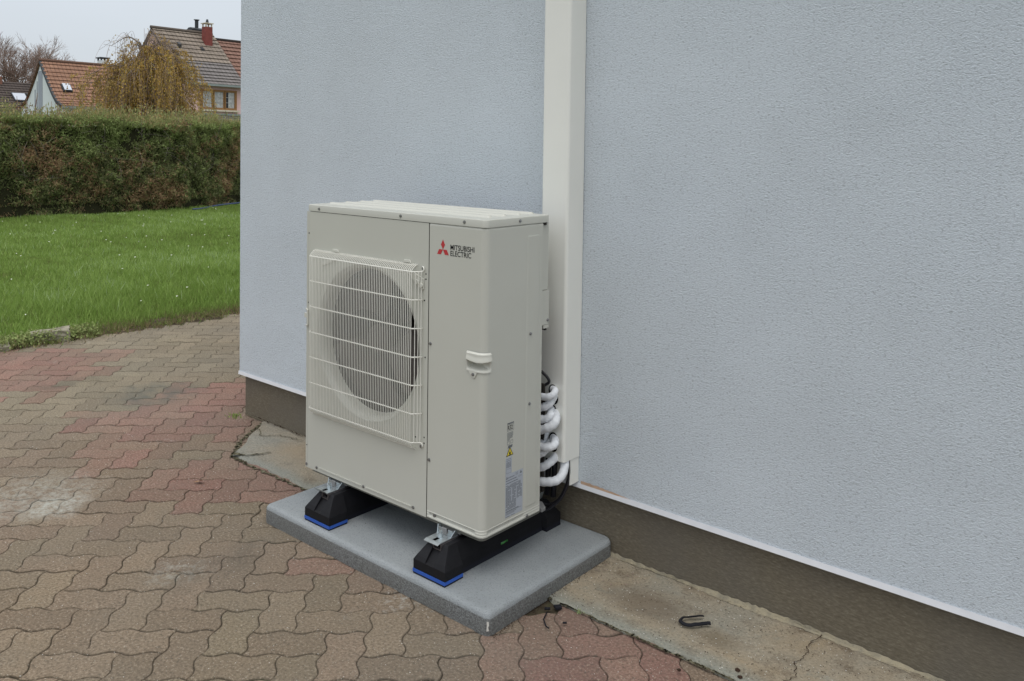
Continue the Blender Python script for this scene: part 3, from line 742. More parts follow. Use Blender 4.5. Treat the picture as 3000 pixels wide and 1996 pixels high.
# tab with screw below the handle, and left-hand handle edge
MB().prism([(0.878, 0.760), (0.923, 0.760), (0.911, 0.738), (0.9065, 0.7355), (0.9025, 0.7365)], 'y', -0.0035, 0.0005).build('handle_tab', 'ivory_plastic', UN, bevel=0.001)
lh = MB().tube([(0.004, -0.004, 0.843), (0.015, -0.005, 0.838), (0.017, -0.005, 0.790), (0.015, -0.005, 0.779), (0.002, -0.003, 0.776)], 0.0035, 8)
lh.prism([(0.014, -0.003), (-0.012, -0.002), (-0.014, 0.03), (0.001, 0.04)], 'z', 0.806, 0.824).build('handle', 'ivory_plastic', UN, bevel=0.002)
# fan panel with round opening
FC = Vector((0.362, 0.7665)); FR = 0.2895
X0, X1 = 0.0, 0.6884
def fan_panel():
    mb = MB(); n = 128; ring = []; outer = []
    for k in range(n):
        a = 2*PI*k/n; d = Vector((math.cos(a), math.sin(a))); ring.append(FC+d*FR)
        tx = ((X1-FC.x) if d.x > 0 else (X0-FC.x))/d.x if abs(d.x) > 1e-9 else 1e9
        tz = ((ZL-0.002-FC.y) if d.y > 0 else (ZB-FC.y))/d.y if abs(d.y) > 1e-9 else 1e9
        outer.append(FC+d*min(tx, tz))
    cor = {}
    vs = [(p.x, 0, p.y) for p in ring]+[(p.x, 0, p.y) for p in outer]
    fs = []
    for k in range(n):
        k2 = (k+1) % n; a, b = outer[k], outer[k2]; f = [k, k2, n+k2, n+k]
        for c in ((X1, ZL-0.002), (X0, ZL-0.002), (X0, ZB), (X1, ZB)):
            on = lambda p: abs(p.x-c[0]) < 1e-6 or abs(p.y-c[1]) < 1e-6
            if on(a) and on(b) and not (abs(a.x-b.x) < 1e-6 or abs(a.y-b.y) < 1e-6):
                vs.append((c[0], 0, c[1])); f = [k, k2, n+k2, len(vs)-1, n+k]
        fs.append(tuple(f))
    mb.add(vs, fs)
    # left return of the sheet and the folded lower edge
    mb.box(X0-0.0008, X0+0.0008, 0.0006, DP, ZB, ZL-0.004)
    # raised fold beads along the bottom edge
    for a, b in ((0.089, 0.341), (0.369, 0.614)):
        mb.prism([(a, 0.2300), (a, 0.2260), (b, 0.2260), (b, 0.2300)], 'y', -0.0030, -0.0004)
    mb.box(X0+0.010, X0+0.0112, -0.0008, -0.0002, ZB+0.01, ZL-0.006)
    return mb.build('fan_panel', 'ivory', UN)
fan_panel()
# bellmouth
mb = MB(); n = 96; pr_ = [(FR+0.001, -0.0012), (FR-0.004, -0.0010), (FR-0.005, 0.0008), (FR-0.010, 0.0035), (FR-0.016, 0.010), (FR-0.0205, 0.021), (FR-0.0225, 0.036), (FR-0.0225, 0.052)]
vs = [(FC.x+r_*math.cos(2*PI*k/n), y_, FC.y+r_*math.sin(2*PI*k/n)) for r_, y_ in pr_ for k in range(n)]
mb.add(vs, [(i*n+k, i*n+(k+1) % n, (i+1)*n+(k+1) % n, (i+1)*n+k) for i in range(len(pr_)-1) for k in range(n)])
mb.build('bellmouth', 'ivory', UN, True)
# dark interior
mb = MB(); mb.box(0.004, 0.685, 0.285, 0.290, ZB+0.01, ZL-0.01).box(0.004, 0.006, 0.11, 0.285, ZB+0.01, ZL-0.01).box(0.684, 0.686, 0.004, 0.285, ZB+0.01, ZL-0.01)
mb.box(0.690, 0.930, 0.290, 0.2955, ZB+0.01, ZL-0.01)
mb.build('inner_casing', 'dark_inside', UN)
# heat exchanger on the back
mb = MB().box(0.006, 0.62, 0.300, 0.330, ZB+0.01, ZL-0.02); mb.build('heat_exchanger', 'fan_grey', UN)
# fan: hub and three wide swept blades
FN = MB().tube([(FC.x, 0.050, FC.y), (FC.x, 0.056, FC.y), (FC.x, 0.13, FC.y)], [0.045, 0.055, 0.058], 28); 
fan = FN.build('fan', 'fan_grey', UN, True)
fan['_o'] = UN['_o']
for b in range(3):
    vs = []; nr, na = 10, 12
    for i in range(nr):
        rr_ = 0.055+(0.268-0.055)*i/(nr-1); span = R(60)+R(40)*i/(nr-1); sweep = R(24)*(i/(nr-1))**1.5
        for j in range(na):
            t = j/(na-1); a = R(100)+b*2*PI/3+sweep+span*(t-0.5)
            vs.append((FC.x+rr_*math.cos(a), 0.062+0.06*t, FC.y+rr_*math.sin(a)))
    m = MB().add(vs, [(i*na+j, i*na+j+1, (i+1)*na+j+1, (i+1)*na+j) for i in range(nr-1) for j in range(na-1)])
    bl = m.build('blade', 'fan_grey', fan, True)
# wire guard
GX0, GX1, GY = 0.0575, 0.6415, -0.0285
WR = 0.00135
gz = [1.058, 0.961, 0.862, 0.763, 0.665, 0.566, 0.466]
mb = MB()
for i, z in enumerate(gz):
    pts = [(GX0-0.010, -0.012, z), (GX0-0.004, GY+0.004, z), (GX0, GY, z), (GX1-0.004, GY, z), (GX1, GY+0.002, z), (GX1+0.023, -0.003, z+0.001)]
    if i == 0: pts = pts[:-1]+[(0.662, -0.009, z+0.001), (0.669, -0.006, z+0.004), (0.671, -0.005, z+0.010), (0.668, -0.004, z+0.017), (0.661, -0.004, z+0.018)]
    if i == 6: pts = pts[:-1]+[(0.662, -0.009, z+0.001), (0.670, -0.006, z), (0.672, -0.005, z-0.010), (0.667, -0.004, z-0.016)]
    mb.tube(pts, 0.0024, 6)
mb.tube([(0.046, -0.0045, 1.0765), (0.628, -0.0045, 1.0765)], 0.0023, 6)
mb.tube([(0.046, -0.0045, 0.4385), (0.630, -0.0045, 0.4385)], 0.0022, 6)
xs = np.linspace(GX0+0.004, GX1-0.006, 64)
for x in xs:
    mb.tube([(x, -0.002, 1.0815), (x, -0.008, 1.0800), (x, -0.020, 1.0725), (x, -0.027, 1.066), (x, GY-0.0023, 1.056), (x, GY-0.0023, 0.463), (x, -0.024, 0.452), (x, -0.003, 0.437)], WR, 5, False)
for x, y in ((0.649, -0.023), (0.657, -0.015), (0.664, -0.008)):
    mb.tube([(x, y-0.002, 1.060), (x, y-0.002, 0.466)], WR, 5, False)
mb.build('fan_guard', 'wire_coat', UN, True)
# corner stays behind the guard, raised bosses on the panel
mb = MB()
mb.prism([(0.585, 1.052), (0.60, 1.060), (0.668, 1.035), (0.668, 0.998), (0.655, 0.995)], 'y', -0.006, -0.001)
for cx_, cz_ in ((0.640, 1.022), (0.660, 1.012)): mb.cyl((cx_, -0.0062, cz_), (0, -1, 0), 0.009, 0.006, 12)
mb.build('guard_mount', 'ivory_plastic', UN, bevel=0.001)
MB().prism([(0.10, 1.035), (0.10, 1.020), (0.19, 1.052), (0.175, 1.060)], 'y', -0.004, -0.001).build('guard_mount', 'ivory_plastic', UN, bevel=0.001)
for a in (0.165, 0.565): MB().prism([(a, 1.083), (a+0.04, 1.083), (a+0.034, 1.093), (a+0.004, 1.093)], 'y', -0.006, -0.001).build('guard_clip', 'ivory_plastic', UN, bevel=0.001)
# lid
lid = MB()
n = 10
def lid_ring(x0, x1, y0, y1, rr_, z):
    return [(p[0], p[1], z) for p in rounded_rect(x0, x1, y0, y1, rr_, 6)]
rs = [(-0.001, W+0.0012, -0.0015, 0.3385, 0.020, ZL), (-0.001, W+0.0012, -0.0015, 0.3385, 0.020, ZT-0.0042), (-0.0003, W+0.0003, -0.0008, 0.338, 0.020, ZT-0.0015), (0.0022, W-0.0022, 0.0018, 0.3358, 0.018, ZT), (0.020, W-0.022, 0.020, 0.318, 0.012, ZT)]
vs = []; m = None
for a in rs:
    q = lid_ring(*a); m = len(q); vs += q
fs = [(r_*m+i, r_*m+(i+1) % m, (r_+1)*m+(i+1) % m, (r_+1)*m+i) for r_ in range(len(rs)-1) for i in range(m)]
fs.append(tuple((len(rs)-1)*m+i for i in range(m))); fs.append(tuple(range(m))[::-1])
lid.add(vs, fs)
for yy_ in (0.088, 0.165, 0.242, 0.312):
    pts = rounded_rect(0.030, 0.893, yy_-0.0115, yy_+0.0115, 0.0112, 5); top = rounded_rect(0.036, 0.887, yy_-0.0055, yy_+0.0055, 0.0052, 5)
    k = len(pts); lid.add([(p[0], p[1], ZT) for p in pts]+[(p[0], p[1], ZT+0.0062) for p in top], [(i, (i+1) % k, k+(i+1) % k, k+i) for i in range(k)]+[tuple(k+i for i in range(k))])
lo = lid.build('lid', 'ivory', UN)
lo.data.polygons.foreach_set('use_smooth', [True for p in lo.data.polygons]); lo.data.set_sharp_from_angle(angle=R(28))
# dark filler standing in for the shade in the gap under the lid
g_ = MB(); g_.prism(rounded_rect(0.003, W-0.0035, 0.0035, 0.334, 0.02, 6), 'z', ZL-0.010, ZL-0.0002); g_.build('lid_gap_shade', 'dark_inside', UN)
# rear service cover, lower rear valve frame
MB().prism([(0.9405, 0.2995), (0.9405, 0.341), (0.700, 0.341), (0.700, 0.2995)], 'z', 0.990, ZL-0.0005).build('valve_cover', 'ivory', UN, bevel=0.002)
vc = MB().prism([(0.9425, 0.2995), (0.9425, 0.346), (0.700, 0.346), (0.700, 0.2995)], 'z', 0.866, 0.9885)
vc.box(0.934, 0.9425, 0.316, 0.346, 0.853, 0.8655); vc.build('valve_cover', 'ivory', UN, bevel=0.0015)
MB().box(0.930, 0.9430, 0.322, 0.333, 0.848, 0.8525).build('cable_clip', 'hole_black', UN)
MB().box(0.70, 0.890, 0.392, 0.400, 0.235, 0.632).build('pipe_gap_shade', 'dark_inside', UN, bevel=0.002)  # dark sheet added for the shade seen between the pipes
# base pan, feet
MB().prism(rounded_rect(0.018, W-0.010, 0.010, 0.325, 0.02, 4), 'z', 0.1985, 0.2125).build('base_pan', 'base_pan_grey', UN, bevel=0.002)
for xc, nm in ((0.190, 0), (0.7885, 1)):
    f = MB().box(xc-0.050, xc+0.050, 0.012, 0.325, 0.1925, 0.1983)
    f.box(xc-0.012, xc+0.008, -0.010, -0.006, 0.1845, 0.2068).box(xc-0.012, xc+0.008, -0.0058, 0.03, 0.1842, 0.187)
    f.box(xc+0.009, xc+0.032, 0.328, 0.375, 0.1842, 0.192) ; f.build('foot', 'foot_steel', UN, bevel=0.001)
MB().prism([(0.885, 0.327), (0.938, 0.327), (0.936, 0.352), (0.90, 0.380), (0.885, 0.378)], 'z', 0.1930, 0.2080).build('foot', 'foot_steel', UN, bevel=0.004)
# screws
def screw(p, nrm):
    n_ = Vector(nrm); p = Vector(p)
    MB().cyl(p, n_, 0.0058, 0.0012, 14).cyl(p+n_*0.0012, n_, 0.0042, 0.0030, 6).cyl(p+n_*0.0042, n_, 0.0026, 0.0004, 8).build('screw', 'screw_steel', UN)
for x, z in ((0.079, 1.2405), (0.546, 1.243), (0.856, 1.243)): screw((x, -0.0012, z), (0, -1, 0))
for x, z in ((0.701, 0.816), (0.701, 0.415), (0.007, 0.224), (0.072, 0.2255), (0.355, 0.227), (0.624, 0.227), (0.6615, 1.0705), (0.6600, 0.4515)): screw((x, -0.0004, z), (0, -1, 0))
screw((0.726, 0.0035, 0.228), (0, -1, 0)); screw((0.904, -0.0036, 0.748), (0, -1, 0))
for y, z in ((0.232, 0.851), (0.232, 0.609)): screw((W+0.0018, y, z), (1, 0, 0))
screw((W, 0.228, 0.219), (1, 0, 0)); screw((W+0.0012, 0.169, 1.243), (1, 0, 0)); screw((0.9425, 0.338, 0.882), (1, 0, 0))
for x, z in ((0.014, 1.142), (0.012, 0.868), (0.676, 1.052), (0.676, 1.034), (0.670, 0.960), (0.676, 0.764), (0.675, 0.486), (0.675, 0.466), (0.632, 0.478), (0.008, 0.30)):
    MB().cyl((x, -0.0004, z), (0, -1, 0), 0.0028, 0.0004, 10).build('screw_hole', 'hole_black', UN)

# writing and marks
def text(body, x, z, size, mat, name, plane='front', sx=1.0, off=0.0, y=-0.0006, align='LEFT', spc=1.0, parent=None, width=None):
    cu = bpy.data.curves.new('t', 'FONT'); cu.body = body; cu.size = size; cu.offset = off; cu.align_x = align; cu.space_character = spc; cu.resolution_u = 6
    tmp = bpy.data.objects.new('t', cu); COL.objects.link(tmp)
    dg = bpy.context.evaluated_depsgraph_get(); dg.update()
    me = bpy.data.meshes.new_from_object(tmp.evaluated_get(dg)); bpy.data.objects.remove(tmp); bpy.data.curves.remove(cu)
    o_ = np.array(UN['_o'])
    if width: sx = width/max(v.co.x for v in me.vertices)
    for v in me.vertices:
        a, b = v.co.x*sx, v.co.y
        p = (x+a, y, z+b) if plane == 'front' else (y, x+a, z+b)
        v.co = Vector(p)-Vector(o_)
    me.materials.clear(); me.update(); me.name = name
    return link(name, me, mat, parent or UN)
LG = MB()
cx0, cz0, s_ = 0.7565, 1.1435, 0.0345
def rh(pts): LG.prism([(cx0+a*s_, cz0+b*s_) for a, b in pts], 'y', -0.0007, -0.0004)
rh([(0, 0), (0.275, 0.48), (0, 0.97), (-0.275, 0.48)])
rh([(0, 0), (-0.27, -0.49), (-0.80, -0.49), (-0.53, 0)])
rh([(0, 0), (0.53, 0), (0.80, -0.49), (0.27, -0.49)])
LG.build('logo_emblem', 'logo_red', UN)
text('MITSUBISHI', 0.7905, 1.1462, 0.0245, 'ink', 'logo_lettering', off=0.00028, spc=1.0, width=0.1105)
text('ELECTRIC', 0.7905, 1.1258, 0.0245, 'ink', 'logo_lettering', off=0.00028, spc=1.0, width=0.0965)
XL = W+0.0006
# refrigerant mark
mb = MB()
def frame(y0, y1, z0, z1, t_, m=None):
    (m or mb).box(XL-0.0002, XL+0.0001, y0, y1, z0, z0+t_).box(XL-0.0002, XL+0.0001, y0, y1, z1-t_, z1).box(XL-0.0002, XL+0.0001, y0, y0+t_, z0+t_, z1-t_).box(XL-0.0002, XL+0.0001, y1-t_, y1, z0+t_, z1-t_)
frame(0.1185, 0.152, 0.540, 0.562, 0.0008)
mb.box(XL-0.0002, XL+0.0001, 0.1185, 0.152, 0.5635, 0.5675)
mb.build('refrigerant_mark', 'ink_soft', UN)
text('R32', 0.1205, 0.5440, 0.0205, 'ink', 'refrigerant_mark', 'side', sx=0.78, off=0.0003, y=XL)
mb = MB()
for i in range(8):
    wd = 0.032 if i < 6 else 0.016
    mb.box(XL-0.0002, XL+0.0001, 0.1185, 0.1185+wd*random.uniform(0.85, 1), 0.5345-i*0.0036-0.0014, 0.5345-i*0.0036)
frame(0.1190, 0.1315, 0.4935, 0.5050, 0.0009); frame(0.1355, 0.148, 0.4960, 0.5070, 0.0009)
mb.prism([(0.1215, 0.4820), (0.1440, 0.4820), (0.1470, 0.4910), (0.1245, 0.4910)], 'x', XL-0.0002, XL+0.0001)
mb.build('small_print', 'ink_soft', UN)
# warning triangle
def tri(r_, a, b):
    c_ = (0.1325, 0.4655); return [(c_[0]-r_*0.9, c_[1]-r_*0.5), (c_[0]+r_*0.9, c_[1]-r_*0.5), (c_[0], c_[1]+r_*1.0)]
MB().prism(tri(0.0205, 0, 0), 'x', XL-0.0002, XL+0.0001).build('warning_sign', 'ink', UN)
ws = MB().prism(tri(0.0160, 0, 0), 'x', XL+0.0002, XL+0.0004).build('warning_sign', 'warn_yellow', UN)
MB().prism([(0.1285, 0.461), (0.1365, 0.461), (0.1375, 0.466), (0.1350, 0.4645), (0.1325, 0.4720), (0.1305, 0.4660), (0.1280, 0.4675)], 'x', XL+0.0005, XL+0.0007).box(XL+0.0005, XL+0.0007, 0.1255, 0.1395, 0.4572, 0.4592).build('warning_symbol', 'ink', UN)
# rating plates
lb = MB().box(XL-0.0004, XL, 0.1125, 0.1435, 0.394, 0.4505).box(XL-0.0004, XL, 0.1125, 0.203, 0.2475, 0.3935).build('rating_label', 'label_grey', UN)
mb = MB(); rr_ = random.Random(5)
z = 0.4460
while z > 0.416:
    y = 0.1155
    while y < 0.1395:
        l_ = rr_.uniform(0.003, 0.009); mb.box(XL+0.0001, XL+0.0003, y, min(y+l_, 0.1405), z-0.0016, z); y += l_+0.0012
    z -= 0.0033 if rr_.random() < 0.8 else 0.0055
frame(0.1155, 0.1405, 0.397, 0.412, 0.0007)
z = 0.3560
while z > 0.272:
    if 0.345 > z > 0.300:
        segs = [(0.1150, 0.1420), (0.1480, 0.1680), (0.1720, 0.1980)]
    elif z > 0.345: segs = [(0.1150, 0.1920)]
    else: segs = [(0.1150, 0.1680)]
    for a, b in segs:
        y = a
        while y < b:
            l_ = rr_.uniform(0.003, 0.011)
            if rr_.random() < 0.88: mb.box(XL+0.0001, XL+0.0003, y, min(y+l_, b), z-0.0017, z)
            y += l_+0.0011
    z -= 0.0034
for zz_, a, b, t_ in ((0.3730, 0.1150, 0.170, 0.0022), (0.3640, 0.115, 0.176, 0.0022), (0.2690, 0.1150, 0.182, 0.0024), (0.2650, 0.115, 0.196, 0.0012), (0.2615, 0.115, 0.170, 0.0012), (0.2580, 0.115, 0.160, 0.0012), (0.2505, 0.142, 0.162, 0.0016), (0.2505, 0.115, 0.135, 0.0016)):
    mb.box(XL+0.0001, XL+0.0003, a, b, zz_-t_, zz_)
mb.prism([(0.186, 0.3805), (0.198, 0.3805), (0.192, 0.3905)], 'x', XL+0.0001, XL+0.0003)
frame(0.1650, 0.1690, 0.3805, 0.3895, 0.0008); frame(0.1720, 0.1760, 0.3805, 0.3895, 0.0008)
frame(0.1800, 0.1960, 0.3700, 0.3745, 0.0007)
mb.build('rating_print', 'ink_soft', UN)
text('MITSUBISHI ELECTRIC', 0.1255, 0.3795, 0.0040, 'ink', 'rating_print', 'side', sx=0.85, off=0.0001, y=XL+0.0002)
mb = MB()
for pts in ([(0, 0), (0.275, 0.48), (0, 0.97), (-0.275, 0.48)], [(0, 0), (-0.27, -0.49), (-0.80, -0.49), (-0.53, 0)], [(0, 0), (0.53, 0), (0.80, -0.49), (0.27, -0.49)]):
    mb.prism([(0.1195+a*0.0055, 0.3810+b*0.0055) for a, b in pts], 'x', XL+0.0001, XL+0.0003)
mb.build('rating_print', 'ink', UN)

# ------------------------------------------------------------------ white trunking on the wall
DT = thing('cable_trunking', (0.895, YW, 0.35), 'tall cream plastic pipe trunking running up the wall behind the unit', 'trunking')
def cprof(x0, x1, y0, y1, r_, z=None):
    pts = [(x0, y1)]
    for k in range(7): a = R(180+90*k/6); pts.append((x0+r_+r_*math.cos(a), y0+r_+r_*math.sin(a)))
    for k in range(7): a = R(270+90*k/6); pts.append((x1-r_+r_*math.cos(a), y0+r_+r_*math.sin(a)))
    pts.append((x1, y1)); return pts
DX0, DX1, DY = 0.835, 0.9565, 0.428
outer = cprof(DX0, DX1, DY, YW-0.003, 0.012); inner = cprof(DX0+0.003, DX1-0.003, DY+0.003, YW-0.003, 0.010)
poly = outer+inner[::-1]
MB().prism(poly, 'z', 0.348, 5.2).build('cover', 'duct_plastic', DT, bevel=0.0008)
MB().box(DX0+0.004, DX1-0.0045, YW-0.004, YW-0.001, 0.252, 5.2).box(DX1-0.0068, DX1-0.0042, YW-0.055, YW-0.0045, 0.252, 5.2).box(DX0+0.0042, DX0+0.0066, YW-0.055, YW-0.0045, 0.252, 5.2).build('base_channel', 'duct_plastic', DT)
for x, z, a, b in ((0.903, 0.604, 0.020, 0.022), (0.908, 0.577, 0.020, 0.024), (0.900, 0.530, 0.021, 0.024), (0.909, 0.508, 0.018, 0.022), (0.908, 0.425, 0.021, 0.026), (0.908, 0.400, 0.019, 0.022)):
    MB().add([(x+a*math.cos(t), DY-0.0006-0.0001*(z*1000 % 3), z+b*math.sin(t)) for t in np.linspace(0, 2*PI, 19)[:-1]], [tuple(range(18))]).build('cut_hole', 'hole_black', DT)

# insulated pipes
def bez(p, n=6):
    """smooth polyline through control points (Catmull-Rom)"""
    P = [Vector(a) for a in p]; P = [P[0]*2-P[1]]+P+[P[-1]*2-P[-2]]; o = []
    for i in range(1, len(P)-2):
        for k in range(n):
            t = k/n; a, b, c, d = P[i-1:i+3]
            o.append(0.5*((2*b)+(c-a)*t+(2*a-5*b+4*c-d)*t*t+(3*b-a-3*c+d)*t**3))
    return o+[P[-2]]
pipes = [  # path, radius, label
 ([(0.74, 0.36, 0.590), (0.86, 0.365, 0.593), (0.915, 0.372, 0.594), (0.935, 0.385, 0.603), (0.930, 0.405, 0.613), (0.905, 0.425, 0.610), (0.89, 0.46, 0.60)], 0.0125, 'white insulated pipe, topmost of those entering the trunking'),
 ([(0.74, 0.36, 0.545), (0.85, 0.365, 0.548), (0.895, 0.375, 0.552), (0.915, 0.392, 0.566), (0.915, 0.412, 0.582), (0.905, 0.44, 0.587), (0.89, 0.47, 0.585)], 0.0145, 'white insulated pipe, second from the top beside the trunking'),
 ([(0.74, 0.36, 0.508), (0.86, 0.365, 0.509), (0.905, 0.375, 0.511), (0.922, 0.388, 0.522), (0.912, 0.405, 0.532), (0.895, 0.43, 0.535), (0.88, 0.47, 0.532)], 0.0145, 'white insulated pipe, third from the top, above the looping thick one'),
 ([(0.74, 0.355, 0.452), (0.86, 0.358, 0.462), (0.910, 0.365, 0.478), (0.945, 0.378, 0.500), (0.945, 0.395, 0.518), (0.920, 0.42, 0.523), (0.895, 0.46, 0.520)], 0.0155, 'thick white insulated pipe looping furthest out over the trunking'),
 ([(0.74, 0.36, 0.410), (0.88, 0.362, 0.412), (0.925, 0.370, 0.414), (0.945, 0.384, 0.424), (0.935, 0.402, 0.432), (0.912, 0.425, 0.430), (0.89, 0.46, 0.425)], 0.0150, 'white insulated pipe just above the lowest hole in the trunking'),
 ([(0.74, 0.36, 0.365), (0.85, 0.362, 0.370), (0.890, 0.370, 0.382), (0.908, 0.388, 0.402), (0.908, 0.410, 0.415), (0.90, 0.435, 0.413), (0.885, 0.465, 0.41)], 0.0150, 'white insulated pipe curving up into the lowest hole in the trunking'),
 ([(0.885, 0.415, 0.452), (0.885, 0.410, 0.440), (0.884, 0.404, 0.425), (0.880, 0.395, 0.410)], 0.0115, 'short white pipe end showing above the lowest trunking hole'),
 ([(0.74, 0.37, 0.318), (0.84, 0.375, 0.322), (0.882, 0.385, 0.326), (0.905, 0.398, 0.340), (0.916, 0.425, 0.358), (0.912, 0.455, 0.385), (0.905, 0.468, 0.43)], 0.0150, 'white insulated pipe bending up under the trunking, upper of two'),
 ([(0.74, 0.375, 0.262), (0.85, 0.380, 0.272), (0.905, 0.395, 0.276), (0.938, 0.415, 0.286), (0.946, 0.440, 0.310), (0.938, 0.460, 0.350), (0.930, 0.470, 0.43)], 0.0160, 'lowest white insulated pipe bending up into the open trunking end'),
]
for pth, r_, lab in pipes:
    mb = MB(); P = bez([(a, min(b, 0.51), c) for a, b, c in pth], 6)
    rad = [r_*(1+0.05*math.sin(i*1.9)+random.uniform(-0.03, 0.03)) for i in range(len(P))]
    mb.tube(P, rad, 14)
    o = mb.build('insulated_pipe', 'lagging', None, True, loc=P[0]); tag(o, lab, 'pipe', 'white insulated pipes into the trunking')
# black tubes tucked behind them
mb = MB()
mb.tube(bez([(0.80, 0.39, 0.700), (0.872, 0.40, 0.672), (0.902, 0.405, 0.643), (0.884, 0.400, 0.624), (0.85, 0.39, 0.600)], 6), 0.0055, 8)
tag(mb.build('control_cable', 'cable_black', None, True, loc=(0.79, 0.40, 0.66)), 'dark tube elbow peeking out above the topmost white pipe', 'cable')
mb = MB(); mb.tube(bez([(0.947, 0.478, 0.43), (0.947, 0.476, 0.345), (0.945, 0.474, 0.27), (0.925, 0.460, 0.205), (0.880, 0.440, 0.155), (0.835, 0.42, 0.140), (0.79, 0.40, 0.155), (0.74, 0.38, 0.19)], 8), 0.0055, 8)
tag(mb.build('power_cable', 'cable_black', None, True, loc=(0.947, 0.478, 0.43)), 'black cable looping down from the trunking to under the unit', 'cable', 'black cables hanging from the trunking')
mb = MB(); mb.tube(bez([(0.938, 0.488, 0.43), (0.938, 0.488, 0.33), (0.932, 0.486, 0.26), (0.905, 0.47, 0.19), (0.865, 0.45, 0.165), (0.82, 0.43, 0.175), (0.74, 0.39, 0.20)], 8), 0.0045, 8)
tag(mb.build('power_cable', 'cable_black', None, True, loc=(0.938, 0.488, 0.43)), 'thinner black cable just behind the thicker hanging one', 'cable', 'black cables hanging from the trunking')
for i, (x, lab) in enumerate(((0.862, 'black tube standing behind the lower white pipes, left one'), (0.890, 'black tube standing behind the lower white pipes, right one'))):
    mb = MB(); mb.tube([(x, 0.455, 0.20), (x+0.002, 0.458, 0.30), (x+0.004, 0.46, 0.44)], 0.011, 10)
    tag(mb.build('conduit', 'cable_black', None, True, loc=(x, 0.455, 0.2)), lab, 'conduit', 'black tubes behind the pipes')

# ------------------------------------------------------------------ small things on the ground
def flat_strap(pts, w_, z0, th):
    P = bez([(a, b, 0) for a, b in pts], 8); n = len(P); vs = []
    for i, p in enumerate(P):
        d = (P[min(i+1, n-1)]-P[max(i-1, 0)]).normalized(); s = Vector((-d.y, d.x, 0)); wob = 0.0006*math.sin(i*0.9)
        a, b = p-s*(w_/2+wob), p+s*(w_/2-wob); zz_ = z0+0.001*math.sin(i*0.5)+0.001
        vs += [(a.x, a.y, zz_), (b.x, b.y, zz_+0.003), (b.x, b.y, zz_+th+0.003), (a.x, a.y, zz_+th)]
    fs = [(4*i+k, 4*i+(k+1) % 4, 4*i+4+(k+1) % 4, 4*i+4+k) for i in range(n-1) for k in range(4)]+[(0, 1, 2, 3), (4*n-4, 4*n-3, 4*n-2, 4*n-1)]
    return MB().add(vs, fs)
o = flat_strap([(1.541, 0.392), (1.515, 0.365), (1.498, 0.340), (1.499, 0.318), (1.520, 0.311), (1.545, 0.330), (1.562, 0.356), (1.578, 0.368)], 0.0088, 0.0165, 0.004).build('strap', 'strap_black', None, loc=(1.53, 0.34, 0.012))
tag(o, 'black foam strap curled in a U on the concrete apron', 'strap')
# near the slab corner: bits of black foam tube
def bit(pts, r_, lab, mat='strap_black', name='tube_scrap', z=0.006):
    mb = MB().tube([(a, b, z+r_) for a, b in pts], r_, 7); tag(mb.build(name, mat, None, True, loc=(pts[0][0], pts[0][1], z)), lab, 'scrap', 'black scraps left on the paving')
bit([(1.145, 0.098), (1.162, 0.058), (1.190, 0.034), (1.205, 0.030)], 0.0022, 'long curved black tie end lying beside the slab corner')
bit([(1.128, 0.106), (1.142, 0.118)], 0.0045, 'short black tube piece tucked against the slab edge')
bit([(1.219, 0.082), (1.229, 0.090)], 0.0030, 'tiny black scrap on the paving beyond the curved tie')
mb = MB().prism([(1.137, 0.140), (1.155, 0.131), (1.168, 0.148), (1.152, 0.158)], 'z', 0.004, 0.013); tag(mb.build('foam_scrap', 'strap_black', None, bevel=0.002, loc=(1.15, 0.145, 0.004)), 'small square black foam scrap beside the slab', 'scrap', 'black scraps left on the paving')
for (x, y, s_, lab) in ((1.86-0.12, 0.215, 0.008, 'dark dirt clod on the grey edge of the apron, upper one'), (1.76, 0.190, 0.007, 'dark dirt clod on the grey edge of the apron, lower one'), (1.615, 0.105, 0.006, 'dark clod on the reddish pavers by the joint')):
    bm = bmesh.new(); bmesh.ops.create_icosphere(bm, subdivisions=2, radius=s_)
    for v in bm.verts: v.co *= random.uniform(0.75, 1.25); v.co.z *= 0.5
    me = bpy.data.meshes.new('dirt_clod'); bm.to_mesh(me); bm.free(); o = link('dirt_clod', me, 'dirt_dark'); o.location = (x, y, 0.014); tag(o, lab, 'dirt clod', 'dirt clods')
mb = MB().add([(-0.655, -0.115, 0.006), (-0.628, -0.108, 0.012), (-0.618, -0.085, 0.016), (-0.640, -0.088, 0.008)], [(0, 1, 2, 3)]); mb.add([(-0.618, -0.085, 0.016), (-0.628, -0.108, 0.012), (-0.612, -0.104, 0.022)], [(0, 1, 2)])
tag(mb.build('dry_leaf', 'dry_leaf', None, loc=(-0.64, -0.1, 0.006)), 'curled dry brown leaf lying on the paving left of the slab', 'leaf')
# twigs and crumbs, grit
def scatter(name, n, region, smin, smax, mat, lab, zf, flat=0.6, long=1.0, seed=1):
    rr = random.Random(seed); mb = MB()
    for _ in range(n):
        x, y = region(rr); s_ = rr.uniform(smin, smax); a = rr.uniform(0, PI); z = zf(x, y)
        dx, dy = math.cos(a)*s_*long, math.sin(a)*s_*long; ex, ey = -math.sin(a)*s_*0.6, math.cos(a)*s_*0.6
        j = [rr.uniform(0.7, 1.3) for _ in range(4)]
        mb.add([(x+dx*j[0], y+dy*j[0], z), (x+ex*j[1], y+ey*j[1], z), (x-dx*j[2], y-dy*j[2], z), (x-ex*j[3], y-ey*j[3], z), (x, y, z+s_*flat)], [(0, 1, 4), (1, 2, 4), (2, 3, 4), (3, 0, 4)])
    return tag(mb.build(name, mat), lab, 'debris', kind='stuff')
scatter('grit', 900, lambda q: (q.uniform(1.05, 3.2), q.uniform(0.20, 0.54)), 0.0009, 0.0030, 'dirt_dark', 'dark crumbs and grit strewn over the apron', lambda x, y: 0.0125, seed=2)
